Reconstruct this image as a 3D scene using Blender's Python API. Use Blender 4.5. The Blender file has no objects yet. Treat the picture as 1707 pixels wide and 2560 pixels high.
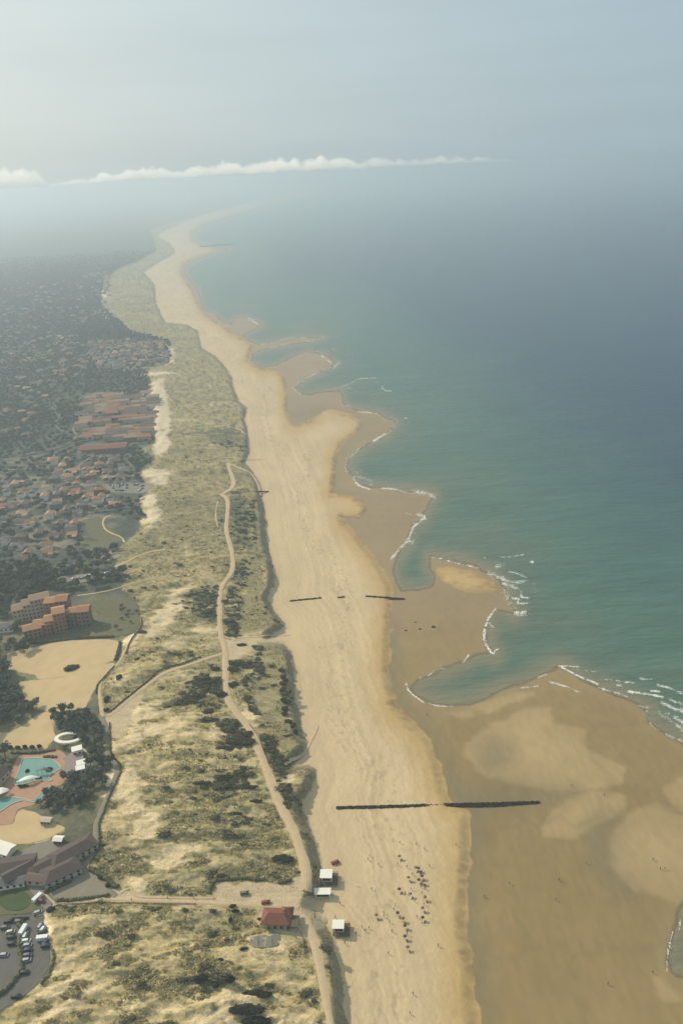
import bpy, bmesh, math, random
import numpy as np
from mathutils import Vector, Matrix
R = math.radians
random.seed(7)
rng = np.random.default_rng(11)
scene = bpy.context.scene
COL = scene.collection

# ------------------------------------------------------------------ camera
CAM_H = 330.0
FPX = 2009.0                       # focal length in photo pixels (photo is 1707 x 2560)
W0, H0 = 1707.0, 2560.0
PITCH = math.atan(849 * math.cos(math.atan(0.055)) / FPX)
ROLL = math.atan(0.055)
Fv = np.array([0, math.cos(PITCH), -math.sin(PITCH)])
R0 = np.array([1.0, 0, 0])
U0 = np.array([0, math.sin(PITCH), math.cos(PITCH)])
Rv = R0 * math.cos(ROLL) - U0 * math.sin(ROLL)
Uv = R0 * math.sin(ROLL) + U0 * math.cos(ROLL)
cam_data = bpy.data.cameras.new('camera')
cam_data.sensor_fit = 'VERTICAL'
cam_data.sensor_height = 24.0
cam_data.lens = 24.0 * FPX / H0
cam_data.clip_start = 1.0
cam_data.clip_end = 400000.0
cam = bpy.data.objects.new('camera', cam_data)
cam.matrix_world = Matrix(((Rv[0], Uv[0], -Fv[0], 0), (Rv[1], Uv[1], -Fv[1], 0), (Rv[2], Uv[2], -Fv[2], CAM_H), (0, 0, 0, 1)))
COL.objects.link(cam)
scene.camera = cam

# ------------------------------------------------------------------ light, sky, exposure
SKY_FAR = (4.5, 6.0, 6.9, 1); SKY_SUN = (10.0, 10.7, 9.9, 1)
SUN_AZ, SUN_EL = R(-56), R(33)      # azimuth from +Y (view direction), negative is to the left
world = bpy.data.worlds.new('World'); scene.world = world; world.use_nodes = True
wn = world.node_tree; wn.nodes.clear()
sky = wn.nodes.new('ShaderNodeTexSky'); sky.sky_type = 'NISHITA'; sky.sun_disc = False
sky.sun_elevation = SUN_EL; sky.sun_rotation = SUN_AZ
sky.air_density = 1.0; sky.dust_density = 3.2; sky.ozone_density = 1.2
bg = wn.nodes.new('ShaderNodeBackground'); bg.inputs['Strength'].default_value = 0.080
wo = wn.nodes.new('ShaderNodeOutputWorld')
# thin veil of high haze and cirrus over the whole sky, brighter round the sun
geo = wn.nodes.new('ShaderNodeTexCoord')
sdir = (math.sin(SUN_AZ) * math.cos(SUN_EL), math.cos(SUN_AZ) * math.cos(SUN_EL), math.sin(SUN_EL))
dot = wn.nodes.new('ShaderNodeVectorMath'); dot.operation = 'DOT_PRODUCT'; dot.inputs[1].default_value = sdir
wn.links.new(geo.outputs['Generated'], dot.inputs[0])
mx0 = wn.nodes.new('ShaderNodeMath'); mx0.operation = 'MAXIMUM'; mx0.inputs[1].default_value = 0.0
wn.links.new(dot.outputs['Value'], mx0.inputs[0])
pw = wn.nodes.new('ShaderNodeMath'); pw.operation = 'POWER'; pw.inputs[1].default_value = 1.6
wn.links.new(mx0.outputs[0], pw.inputs[0])
smp = wn.nodes.new('ShaderNodeMapping'); smp.inputs['Scale'].default_value = (2.0, 2.0, 22.0); smp.inputs['Rotation'].default_value = (0, R(2), 0)
sno = wn.nodes.new('ShaderNodeTexNoise'); sno.inputs['Scale'].default_value = 1.6; sno.inputs['Detail'].default_value = 5
wn.links.new(geo.outputs['Generated'], smp.inputs['Vector']); wn.links.new(smp.outputs[0], sno.inputs['Vector'])
smr = wn.nodes.new('ShaderNodeMapRange'); smr.inputs['From Min'].default_value = 0.3; smr.inputs['From Max'].default_value = 0.75; smr.inputs['To Min'].default_value = 0.98; smr.inputs['To Max'].default_value = 1.04
wn.links.new(sno.outputs['Fac'], smr.inputs['Value'])
vcol = wn.nodes.new('ShaderNodeMix'); vcol.data_type = 'RGBA'
vcol.inputs['A'].default_value = SKY_FAR; vcol.inputs['B'].default_value = SKY_SUN
wn.links.new(pw.outputs[0], vcol.inputs['Factor'])
vsc = wn.nodes.new('ShaderNodeVectorMath'); vsc.operation = 'SCALE'
wn.links.new(vcol.outputs['Result'], vsc.inputs[0]); wn.links.new(smr.outputs[0], vsc.inputs['Scale'])
mixs = wn.nodes.new('ShaderNodeMix'); mixs.data_type = 'RGBA'; mixs.inputs['Factor'].default_value = 0.80
wn.links.new(vsc.outputs[0], mixs.inputs['B'])
wn.links.new(sky.outputs[0], mixs.inputs['A']); wn.links.new(mixs.outputs['Result'], bg.inputs['Color'])
wn.links.new(bg.outputs[0], wo.inputs['Surface'])
sun_data = bpy.data.lights.new('sun', 'SUN'); sun_data.energy = 4.2; sun_data.angle = R(0.6)
sun_data.color = (1.0, 0.885, 0.70)
sun = bpy.data.objects.new('sun', sun_data)
sd = Vector((math.sin(SUN_AZ) * math.cos(SUN_EL), math.cos(SUN_AZ) * math.cos(SUN_EL), math.sin(SUN_EL)))
sun.rotation_euler = sd.to_track_quat('Z', 'Y').to_euler()
COL.objects.link(sun)
scene.view_settings.view_transform = 'Standard'; scene.view_settings.look = 'None'
scene.view_settings.exposure = 0.12; scene.view_settings.gamma = 1.0
scene.view_settings.use_curve_mapping = False
scene.cycles.use_denoising = True
scene.cycles.max_bounces = 5; scene.cycles.diffuse_bounces = 2; scene.cycles.glossy_bounces = 2
scene.cycles.transparent_max_bounces = 8; scene.cycles.volume_bounces = 3
HAZE_DENSITY = 0.000235

# ------------------------------------------------------------------ helpers
def tag(o, label=None, cat=None, group=None, kind=None):
    if label: o['label'] = label
    if cat: o['category'] = cat
    if group: o['group'] = group
    if kind: o['kind'] = kind
    return o

def empty(name, loc=(0, 0, 0), rz=0.0, label=None, cat=None, group=None, kind=None):
    o = bpy.data.objects.new(name, None); COL.objects.link(o)
    o.location = loc; o.rotation_euler = (0, 0, rz); o.empty_display_size = 0.5
    return tag(o, label, cat, group, kind)

def link(name, mesh, parent=None, loc=None, rz=None):
    o = bpy.data.objects.new(name, mesh); COL.objects.link(o)
    if parent: o.parent = parent
    if loc is not None: o.location = loc
    if rz is not None: o.rotation_euler = (0, 0, rz)
    return o

def ray(px, py):
    u = np.asarray(px, float) - W0 / 2; v = H0 / 2 - np.asarray(py, float)
    return (Fv[:, None] * FPX + Rv[:, None] * u.ravel() + Uv[:, None] * v.ravel())

def unproject(px, py, z=0.0):
    d = ray(px, py); t = (np.asarray(z, float).ravel() - CAM_H) / d[2]
    return d[0] * t, d[1] * t

def project(X, Y, Z):
    dx, dy, dz = X, Y, Z - CAM_H
    w = dx * Fv[0] + dy * Fv[1] + dz * Fv[2]
    return (W0 / 2 + FPX * (dx * Rv[0] + dy * Rv[1] + dz * Rv[2]) / w,
            H0 / 2 - FPX * (dx * Uv[0] + dy * Uv[1] + dz * Uv[2]) / w)

def _h(ix, iy, s):
    h = (ix.astype(np.int64) * 374761393 + iy.astype(np.int64) * 668265263 + s * 974634777) & 0xFFFFFFFF
    h = ((h ^ (h >> 13)) * 1274126177) & 0xFFFFFFFF
    return ((h ^ (h >> 16)) & 0xFFFFFF) / float(0xFFFFFF)

def vnoise(x, y, s=0):
    ix = np.floor(x); iy = np.floor(y); fx = x - ix; fy = y - iy
    fx = fx * fx * (3 - 2 * fx); fy = fy * fy * (3 - 2 * fy)
    a = _h(ix, iy, s); b = _h(ix + 1, iy, s); c = _h(ix, iy + 1, s); d = _h(ix + 1, iy + 1, s)
    return (a * (1 - fx) + b * fx) * (1 - fy) + (c * (1 - fx) + d * fx) * fy

def fbm(x, y, octv=4, s=0, gain=0.5):
    t = 0; a = 1.0; n = 0
    for i in range(octv):
        ca, sa = math.cos(0.5 * i), math.sin(0.5 * i)
        t = t + a * vnoise(x * ca - y * sa + 17.3 * i, x * sa + y * ca - 9.1 * i, s + i); n += a
        a *= gain; x = x * 2.03; y = y * 2.03
    return t / n                    # 0..1

def sstep(a, b, x):
    t = np.clip((x - a) / (b - a), 0, 1); return t * t * (3 - 2 * t)

def pip(px, py, poly):
    n = len(poly); ins = np.zeros(px.shape, bool); j = n - 1
    for i in range(n):
        xi, yi = poly[i]; xj, yj = poly[j]
        if yi != yj:
            c = ((yi > py) != (yj > py)) & (px < (xj - xi) * (py - yi) / (yj - yi) + xi)
            ins ^= c
        j = i
    return ins

def dpoly(px, py, pts, closed=False):
    d = np.full(px.shape, 1e9); n = len(pts)
    for i in range(n if closed else n - 1):
        x0, y0 = pts[i]; x1, y1 = pts[(i + 1) % n]
        vx, vy = x1 - x0, y1 - y0; L = vx * vx + vy * vy
        t = np.clip(((px - x0) * vx + (py - y0) * vy) / (L or 1), 0, 1)
        d = np.minimum(d, (px - x0 - t * vx) ** 2 + (py - y0 - t * vy) ** 2)
    return np.sqrt(d)

def sdf(px, py, poly):
    d = dpoly(px, py, poly, True)
    return np.where(pip(px, py, poly), d, -d)

def smooth_line(pts, n=4):
    P = np.array(pts, float); out = []
    for i in range(len(P) - 1):
        p0 = P[max(i - 1, 0)]; p1 = P[i]; p2 = P[i + 1]; p3 = P[min(i + 2, len(P) - 1)]
        for k in range(n):
            t = k / n
            out.append(0.5 * ((2 * p1) + (-p0 + p2) * t + (2 * p0 - 5 * p1 + 4 * p2 - p3) * t * t + (-p0 + 3 * p1 - 3 * p2 + p3) * t ** 3))
    out.append(P[-1]); return [tuple(q) for q in out]

def z2(x0, y0, s, pts):             # points read off an enlarged crop -> photo pixels
    return [(x0 + x / s, y0 + y / s) for x, y in pts]

# ------------------------------------------------------------------ traced outlines (photo pixels)
DRY = [(1260, 3000), (1215, 2700), (1198, 2560), (1189, 2491), (1183, 2401), (1169, 2333), (1167, 2266), (1174, 2175), (1176, 2085), (1174, 2027), (1131, 2004), (1113, 1973), (1104, 1920),
       (1080, 1856), (1054, 1820), (1018, 1789), (993, 1758), (977, 1701), (975, 1635), (977, 1557), (980, 1506), (980, 1465), (957, 1424), (926, 1377), (911, 1361), (884, 1325), (857, 1298), (902, 1298), (920, 1276), (911, 1254), (879, 1238), (835, 1231), (839, 1191), (842, 1146), (853, 1115), (893, 1084), (906, 1057), (879, 1035), (821, 1021), (777, 1048), (750, 1062), (732, 1057), (719, 1021), (719, 977), (710, 941), (692, 923), (652, 921), (621, 901), (629, 870), (638, 861), (616, 852), (589, 838), (567, 821), (527, 794), (500, 770),
       (492, 750), (482, 725), (468, 705), (452, 680), (458, 660), (490, 645), (532, 631), (556, 622), (508, 616), (478, 600), (476, 580), (508, 558), (588, 537), (680, 509), (770, 492), (860, 474), (950, 459), (1100, 444), (1330, 424)]
DRY_POLY = DRY + [(1330, 150), (-3000, 150), (-3000, 4200), (1260, 4200)]
SEA_L = [(3200, 1980), (1900, 1900), (1707, 1861), (1672, 1840), (1641, 1825), (1621, 1804), (1615, 1779), (1585, 1763), (1543, 1743), (1507, 1727), (1456, 1707), (1415, 1676), (1394, 1671), (1353, 1691), (1312, 1712), (1260, 1727), (1209, 1748), (1173, 1766), (1116, 1766), (1070, 1758), (1039, 1743), (1018, 1719), (1049, 1696), (1085, 1681), (1116, 1668), (1157, 1650), (1188, 1635), (1219, 1629), (1229, 1635), (1211, 1614), (1209, 1583), (1219, 1547), (1235, 1521), (1260, 1526), (1281, 1532), (1271, 1506), (1260, 1475), (1229, 1439), (1188, 1418), (1132, 1403), (1078, 1393), (1075, 1408), (1078, 1424), (1090, 1444), (1080, 1470), (1044, 1478), (1003, 1480), (988, 1455), (978, 1415), (1003, 1367),
         (1018, 1347), (1027, 1316), (1049, 1298), (1076, 1249), (1080, 1236), (1036, 1231), (991, 1227), (955, 1220), (924, 1222), (897, 1213), (884, 1196), (866, 1169), (871, 1146), (893, 1124), (933, 1102), (969, 1084), (987, 1057), (946, 1035), (902, 1028), (866, 1019), (857, 1008), (850, 980), (812, 981), (777, 988), (750, 986), (737, 972), (754, 954), (786, 937), (821, 919), (839, 908), (812, 888), (768, 879), (732, 892), (692, 914), (652, 919), (629, 903), (629, 888), (652, 874), (692, 867), (768, 854), (808, 845), (750, 845), (701, 854), (647, 863), (621, 852), (603, 838), (647, 818), (656, 812), (621, 794), (589, 794), (580, 812), (549, 798), (540, 785), (509, 776),
         (503, 750), (495, 728), (478, 705), (462, 682), (470, 663), (500, 648), (542, 633), (580, 623), (512, 612), (488, 600), (487, 582), (520, 562), (600, 540), (690, 512), (780, 494), (870, 477), (960, 461), (1100, 446), (1330, 426)]
SEA_POLY = SEA_L + [(1330, 150), (3200, 150)]
POOL_R = [(1712, 2240), (1690, 2284), (1678, 2320), (1672, 2370), (1668, 2410), (1690, 2440), (1750, 2450), (1900, 2440), (2300, 2300), (2300, 2150), (1800, 2180)]
BAR = [(1085, 1421), (1132, 1416), (1188, 1429), (1229, 1449), (1240, 1470), (1229, 1480), (1188, 1483), (1147, 1475), (1116, 1460), (1096, 1439)]
FOOT = [(950, 3200), (890, 2700), (867, 2560), (860, 2452), (846, 2383), (833, 2341), (818, 2318), (800, 2287), (780, 2262), (792, 2235), (805, 2210), (800, 2150), (787, 2100), (779, 2076), (767, 2047), (757, 2019), (760, 2003), (779, 1971), (789, 1933), (786, 1920), (767, 1911), (728, 1908), (751, 1888), (767, 1866), (767, 1856), (751, 1831), (748, 1780), (741, 1748), (735, 1703), (733, 1655), (728, 1627), (709, 1604), (673, 1590), (690, 1580), (715, 1563), (699, 1544), (680, 1519), (670, 1496), (686, 1461), (688, 1439), (680, 1401), (667, 1353), (662, 1289), (654, 1241), (644, 1200), (628, 1174), (609, 1155), (624, 1133), (622, 1098), (618, 1068), (612, 1048), (618, 1019), (598, 1003), (583, 968), (580, 941), (558, 910), (536, 887), (504, 870), (495, 827), (468, 811), (414, 806), (392, 762), (386, 708), (359, 680), (403, 653), (440, 632), (428, 610), (392, 588), (430, 570), (505, 538), (640, 500), (755, 478), (850, 463), (950, 447), (1100, 434), (1330, 419)]
FOOT_POLY = FOOT + [(1330, 150), (-3000, 150), (-3000, 4200), (950, 4200)]
# western edge of the town and woods (everything left of it is not dune)
TOWN = [(-3000, 150), (1330, 150), (1330, 417), (1100, 437), (1000, 448), (850, 467), (700, 494), (560, 527), (430, 555), (375, 575), (385, 600), (395, 628), (345, 655), (300, 672), (262, 700), (255, 760), (290, 795), (330, 830), (425, 850), (432, 905), (370, 925), (380, 960), (372, 990), (385, 1040), (378, 1075), (392, 1105), (350, 1125), (390, 1145), (350, 1185), (372, 1215), (350, 1260), (365, 1290), (345, 1330), (300, 1370), (285, 1420), (325, 1440), (300, 1468), (345, 1500), (352, 1560), (330, 1600), (310, 1610), (295, 1660), (260, 1700), (250, 1730), (250, 1790), (262, 1850), (285, 1915), (290, 1945), (262, 2010), (238, 2060), (240, 2120), (215, 2165), (270, 2230), (250, 2245), (130, 2262), (115, 2290), (126, 2375), (119, 2433), (96, 2463), (38, 2509), (0, 2535), (-300, 2640), (-3000, 3000)]
SAND_COURTS = [
    z2(0, 1400, 3.136, [(60, 735), (250, 690), (420, 650), (600, 630), (920, 635), (925, 770), (860, 800), (700, 870), (560, 905), (320, 935), (270, 900), (90, 860), (60, 790)]),
    z2(0, 1400, 3.136, [(130, 960), (450, 925), (600, 890), (760, 835), (905, 815), (770, 980), (720, 1060), (690, 1120), (650, 1185), (540, 1190), (400, 1195), (330, 1170), (210, 1120), (180, 1020)]),
    z2(0, 1700, 3.484, [(0, 620), (30, 540), (80, 470), (230, 380), (360, 290), (460, 290), (470, 340), (460, 420), (490, 500), (430, 560), (390, 600), (120, 590)]),
    z2(0, 1700, 3.484, [(-60, 1270), (110, 1255), (150, 1170), (200, 1140), (300, 1150), (370, 1190), (480, 1250), (570, 1290), (500, 1340), (400, 1390), (200, 1430), (100, 1420), (-80, 1395)]),
]
PLAIN_SAND = [   # trodden sand squares and paths on the dunes
    [(545, 2207), (535, 2235), (560, 2262), (640, 2268), (650, 2300), (690, 2335), (770, 2345), (812, 2320), (800, 2285), (850, 2262), (850, 2245), (770, 2225), (775, 2170), (745, 2190), (728, 2206), (640, 2210)],
    [(270, 1785), (300, 1775), (345, 1735), (360, 1728), (330, 1790), (318, 1830), (295, 1850), (276, 1842), (262, 1810)],
    [(560, 1610), (600, 1595), (640, 1590), (690, 1595), (720, 1592), (735, 1612), (640, 1605), (625, 1630), (600, 1648), (566, 1650)],
    [(728, 1908), (767, 1890), (790, 1840), (800, 1810), (800, 1850), (792, 1915), (770, 1912), (745, 1915)],
    [(276, 2238), (310, 2210), (325, 2232), (360, 2243), (545, 2245), (545, 2262), (420, 2262), (270, 2255)],
]
LIGHT_WET = [
    z2(900, 1300, 1.943, [(620, 1000), (720, 960), (800, 915), (930, 905), (950, 985), (1080, 1010), (1110, 1110), (1290, 1200), (1280, 1285), (1100, 1315), (900, 1315), (700, 1280), (560, 1220), (490, 1140), (510, 1080)]),
    z2(1000, 1950, 2.218, [(1160, 390), (1180, 270), (1280, 180), (1400, 125), (1568, 190), (1800, 260), (1800, 690), (1568, 695), (1480, 685), (1330, 620), (1220, 550), (1165, 460)]),
    z2(1000, 1950, 2.218, [(790, 240), (850, 160), (950, 85), (1100, 55), (1250, 90), (1250, 150), (1160, 215), (1060, 300), (950, 325), (860, 330), (800, 310)]),
    z2(1000, 1950, 2.218, [(1460, 60), (1520, 0), (1600, -60), (1800, 0), (1700, 190), (1568, 165), (1500, 140)]),
    z2(1000, 1950, 2.218, [(1395, 1080), (1440, 1090), (1500, 1140), (1550, 1190), (1560, 1230), (1490, 1225), (1420, 1190)]),
    z2(900, 1300, 1.943, [(520, 910), (640, 870), (720, 840), (840, 830), (860, 855), (720, 890), (640, 945), (580, 930)]),
    z2(900, 1300, 1.943, [(420, 940), (530, 920), (570, 950), (500, 965)]),
]
DARK_WET = [
    z2(900, 1300, 1.943, [(600, 1110), (660, 1090), (720, 1110), (715, 1160), (670, 1200), (610, 1180)]),
    z2(1000, 1950, 2.218, [(1050, 250), (1180, 210), (1150, 400), (1180, 520), (1300, 620), (1200, 620), (1050, 480)]),
    z2(1000, 1950, 2.218, [(100, 20), (500, 40), (960, 60), (700, 150), (400, 180), (300, 100)]),
    z2(500, 700, 2.24, [(500, 660), (640, 660), (720, 700), (640, 770), (560, 800), (520, 770)]),
]
# bare sand blow-outs: x, y, rx, ry, tilt(deg, + rises right), strength
BLOW = [(396, 1000, 17, 30, 80, 1.3), (402, 1050, 18, 44, 90, 1.3), (405, 1115, 20, 14, 50, 1.2), (394, 1183, 28, 8, 0, 1.3), (400, 1200, 20, 9, 10, 1), (375, 1250, 20, 14, 30, .9), (380, 1290, 26, 22, 50, .8), (260, 785, 18, 8, -20, 1), (262, 735, 9, 14, 0, .8), (428, 885, 8, 18, 90, 1), (385, 935, 50, 4, 3, 1), (395, 955, 20, 7, 20, .8),
        (425, 1525, 55, 16, 38, 1), (405, 1560, 40, 13, 40, .9), (455, 1480, 45, 14, 30, .8), (330, 1600, 30, 12, 40, .8), (425, 1612, 22, 10, 20, .8), (300, 1700, 22, 14, 30, .9), (355, 1500, 30, 8, 20, .35), (505, 1575, 35, 6, 2, .8), (490, 1522, 25, 8, 5, .7),
        (340, 1790, 48, 34, 35, .9), (380, 1835, 120, 26, 3, .62), (470, 1800, 90, 24, 0, .55), (540, 1830, 40, 30, 0, .5), (330, 1870, 60, 16, 5, .5), (315, 1955, 46, 36, 45, .95), (335, 2010, 50, 40, 60, .75), (365, 2065, 50, 28, 70, .8), (420, 2150, 48, 17, 14, 1.0), (440, 2135, 50, 14, 20, .8), (410, 2195, 60, 12, 5, .45), (345, 2220, 22, 16, -30, .9),
        (470, 1700, 70, 10, 4, .45), (605, 1610, 50, 20, 0, .9), (575, 1720, 30, 20, 0, .4), (640, 1790, 24, 40, -40, .7), (720, 1950, 18, 14, 0, .6), (600, 2020, 50, 10, 5, .35), (690, 1990, 20, 8, 0, .3),
        (165, 2465, 80, 12, 26, .9), (150, 2420, 70, 10, 35, .7), (140, 2530, 90, 10, 32, .9), (120, 2330, 9, 40, 0, .9), (300, 2425, 100, 10, 12, .35), (180, 2395, 60, 7, 30, .5), (560, 2500, 120, 12, 8, .9), (590, 2540, 120, 26, 0, .8), (640, 2400, 90, 30, 0, .45), (700, 2480, 50, 70, 0, .45), (260, 2300, 80, 12, 5, .6), (700, 2380, 40, 40, 0, .5), (480, 2330, 90, 14, 5, .35), (330, 2520, 80, 16, 15, .5), (640, 1130, 20, 10, 0, .6), (530, 1118, 60, 6, 5, .5), (560, 1010, 60, 5, 2, .6), (550, 960, 60, 4, 8, .5), (500, 1055, 80, 6, -6, .5), (470, 1090, 60, 5, 8, .45), (510, 900, 40, 4, 0, .4), (570, 1230, 40, 8, 0, .4), (545, 1470, 30, 8, 20, .5), (470, 1380, 18, 12, 0, .45)]
# dense dark-green scrub, plus the shaded hollow by the track bend painted dark: same form
SCRUB_SHADE = [(500, 1080, 70, 10, 3, .8), (575, 1075, 40, 18, 0, .8), (590, 1270, 34, 46, 90, .9), (600, 1340, 36, 30, 90, .9), (595, 1430, 36, 26, 0, .8), (600, 1515, 50, 18, -10, .5), (490, 1500, 60, 26, 0, .9), (500, 1545, 50, 12, 0, .8), (420, 1640, 60, 12, 10, .5), (575, 1590, 22, 30, 0, .8), (595, 1660, 26, 12, 0, .9), (480, 1680, 40, 14, 5, .5), (515, 1715, 46, 14, -8, 1), (470, 1755, 60, 14, 4, .95), (540, 1770, 50, 10, 0, .8), (520, 1802, 26, 6, 0, .9), (575, 1830, 40, 14, 0, .8), (598, 1850, 36, 16, -20, .9), (660, 1870, 22, 40, -40, .8), (690, 1915, 18, 40, -40, .9), (600, 1945, 50, 8, 0, .7), (560, 1990, 60, 10, 3, .7), (590, 2040, 50, 10, 3, .6), (460, 1960, 70, 10, 0, .4), (480, 2090, 120, 12, 5, .6), (560, 2092, 80, 7, 0, .6), (300, 2150, 40, 20, 10, .5), (400, 2215, 60, 7, 0, .4),
        (640, 1720, 40, 60, 90, .25), (295, 1925, 12, 20, 0, .5), (460, 2450, 130, 26, 5, .55), (520, 2465, 70, 20, 0, .6), (300, 2360, 90, 30, 5, .25), (480, 2280, 90, 12, 0, .5), (560, 2350, 60, 14, 0, .5), (250, 2500, 80, 22, 20, .4), (180, 1500, 130, 60, 0, .8), (350, 1440, 60, 10, 12, .3), (690, 2400, 40, 26, 0, .3), (420, 2535, 140, 14, 5, .4), (735, 2250, 3, 3, 0, 0), (375, 1750, 50, 16, 30, .4)]

def stamp(px, py, L):
    a = np.zeros(px.shape)
    for (x, y, rx, ry, tl, s) in L:
        c, sn = math.cos(R(-tl)), math.sin(R(-tl))
        if tl in (80, 90): c, sn = 1, 0; rx, ry = min(rx, ry), max(rx, ry)
        u = ((px - x) * c + (py - y) * sn) / rx; v = (-(px - x) * sn + (py - y) * c) / ry
        a = np.maximum(a, s * np.exp(-0.5 * (u * u + v * v)))
    return a

# ------------------------------------------------------------------ distance fields on a coarse raster, then sampled
GX0, GY0, GS = -2300.0, 380.0, 6.0
gx = GX0 + GS * np.arange(int(5800 / GS)); gy = GY0 + GS * np.arange(int(3000 / GS))
gpx, gpy = np.meshgrid(gx, gy)
def sample(Fd, px, py):
    x = np.clip((px - GX0) / GS, 0, len(gx) - 1.001); y = np.clip((py - GY0) / GS, 0, len(gy) - 1.001)
    ix = x.astype(int); iy = y.astype(int); fx = x - ix; fy = y - iy
    return (Fd[iy, ix] * (1 - fx) + Fd[iy, ix + 1] * fx) * (1 - fy) + (Fd[iy + 1, ix] * (1 - fx) + Fd[iy + 1, ix + 1] * fx) * fy
SD_DRY = np.maximum(sdf(gpx, gpy, DRY_POLY), sdf(gpx, gpy, BAR))
SD_SEA = np.maximum(sdf(gpx, gpy, SEA_POLY), sdf(gpx, gpy, POOL_R))
SD_FOOT = sdf(gpx, gpy, FOOT_POLY)
SD_TOWN = sdf(gpx, gpy, TOWN)
SD_SAND = np.maximum.reduce([sdf(gpx, gpy, p) for p in SAND_COURTS + PLAIN_SAND])
GREEN_SHADE = [
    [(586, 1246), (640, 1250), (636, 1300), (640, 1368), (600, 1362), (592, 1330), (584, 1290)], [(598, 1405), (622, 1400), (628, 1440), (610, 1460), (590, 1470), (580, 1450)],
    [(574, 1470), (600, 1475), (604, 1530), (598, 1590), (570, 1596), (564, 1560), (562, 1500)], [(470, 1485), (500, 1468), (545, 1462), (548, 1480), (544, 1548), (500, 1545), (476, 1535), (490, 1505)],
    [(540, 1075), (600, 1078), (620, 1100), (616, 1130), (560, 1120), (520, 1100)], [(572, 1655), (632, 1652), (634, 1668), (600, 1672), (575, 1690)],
    [(500, 1690), (556, 1700), (560, 1740), (520, 1735), (460, 1768), (430, 1762), (470, 1740), (462, 1712)], [(540, 1800), (600, 1798), (630, 1840), (622, 1862), (545, 1872), (600, 1840), (560, 1830)],  # last outline: shaded slope hollow painted as dark cover
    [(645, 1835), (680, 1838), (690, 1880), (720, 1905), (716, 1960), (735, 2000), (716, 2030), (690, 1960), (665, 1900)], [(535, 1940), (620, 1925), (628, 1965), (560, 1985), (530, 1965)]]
BENCH = [z2(400, 1550, 3.136, [(760, 150), (960, 160), (985, 300), (960, 450), (960, 600), (1000, 780), (1050, 900), (1110, 960), (1000, 1060), (900, 980), (840, 860), (740, 680), (705, 560), (740, 470), (830, 430), (760, 330), (745, 230)]),
    z2(450, 1050, 3.136, [(520, 620), (570, 640), (575, 940), (520, 940), (530, 800)]), z2(450, 1050, 3.136, [(560, 1010), (600, 1030), (660, 1180), (670, 1260), (630, 1400), (700, 1500), (770, 1600), (640, 1660), (480, 1680), (460, 1500), (520, 1380), (500, 1120)])]
SD_BENCH = np.maximum.reduce([sdf(gpx, gpy, p) for p in BENCH])
GREEN_SHADE.append([(636, 1598), (652, 1602), (655, 1680), (668, 1690), (640, 1700), (622, 1715), (622, 1745), (650, 1785), (644, 1795), (608, 1748), (608, 1705), (636, 1680)])  # bench-side strip: slope shade painted as dark green cover
SD_GREEN_SHADE = np.maximum.reduce([sdf(gpx, gpy, p) for p in GREEN_SHADE])
SD_LIGHT = np.maximum.reduce([sdf(gpx, gpy, p) for p in LIGHT_WET])
SD_DARK = np.maximum.reduce([sdf(gpx, gpy, p) for p in DARK_WET])

TOWN_ZONES = [[(0, 1140), (130, 1150), (204, 1130), (290, 1142), (325, 1180), (310, 1240), (330, 1280), (200, 1330), (140, 1405), (0, 1415)],
    z2(0, 700, 3.136, [(640, 960), (800, 880), (1180, 880), (1240, 1000), (1230, 1150), (1200, 1240), (700, 1250), (560, 1170), (640, 1100)]),
    z2(0, 700, 3.136, [(700, 480), (1280, 490), (1340, 640), (1080, 690), (780, 700), (700, 600)])]
SD_TZ = np.maximum.reduce([sdf(gpx, gpy, p) for p in TOWN_ZONES])
# main walking paths: (points, width px at each end, flatten)
PATHS = {
 'shore': ([(554, 1600), (549, 1528), (552, 1480), (562, 1455), (581, 1426), (581, 1385), (573, 1353), (566, 1321), (570, 1273), (568, 1248), (556, 1237), (566, 1230), (580, 1220), (584, 1203), (576, 1178), (570, 1158)], 13, 9),
 'dune': ([(764, 2228), (765, 2176), (749, 2119), (730, 2069), (700, 2012), (677, 1949), (655, 1894), (636, 1843), (620, 1815), (585, 1773), (569, 1741), (564, 1678), (563, 1630), (556, 1598)], 26, 14),
 'south': ([(855, 2700), (827, 2560), (806, 2452), (791, 2375), (775, 2325), (762, 2290)], 24, 26),
 'cross': ([(560, 1634), (520, 1645), (479, 1660), (414, 1682), (359, 1720), (305, 1764), (272, 1791)], 10, 14),
 'north': ([(258, 1792), (250, 1731), (254, 1702), (267, 1687), (299, 1655), (316, 1622), (330, 1598)], 10, 6),
 'pool': ([(253, 1788), (266, 1821), (266, 1849), (271, 1884), (287, 1907), (296, 1924), (287, 1950), (276, 1981), (261, 2010), (250, 2039), (241, 2067), (241, 2099), (234, 2130), (226, 2150), (205, 2169), (237, 2195), (268, 2222), (291, 2240)], 13, 15),
 'loop': ([(277, 1289), (263, 1295), (258, 1308), (264, 1323), (281, 1334), (303, 1343), (312, 1356)], 6, 5),
 'west': ([(415, 1374), (383, 1378), (344, 1391), (319, 1404), (287, 1417)], 7, 9),
 'wood': ([(420, 1440), (338, 1457), (287, 1473), (239, 1483), (195, 1489)], 5, 5),
 'gap': ([(569, 1158), (600, 1170), (628, 1185), (645, 1212), (652, 1240)], 6, 6),
 'gapn': ([(569, 1157), (590, 1152), (640, 1150)], 6, 6),
}
SD_PATH = np.full(gpx.shape, 1e9)
for pts, w0, w1 in PATHS.values():
    SD_PATH = np.minimum(SD_PATH, dpoly(gpx, gpy, pts) - (w0 + w1) / 4)

def depth_at(px, py):
    d = ray(px, py); t = (0 - CAM_H) / np.minimum(d[2], -8.0); return t * FPX     # metres along the view axis

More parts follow.
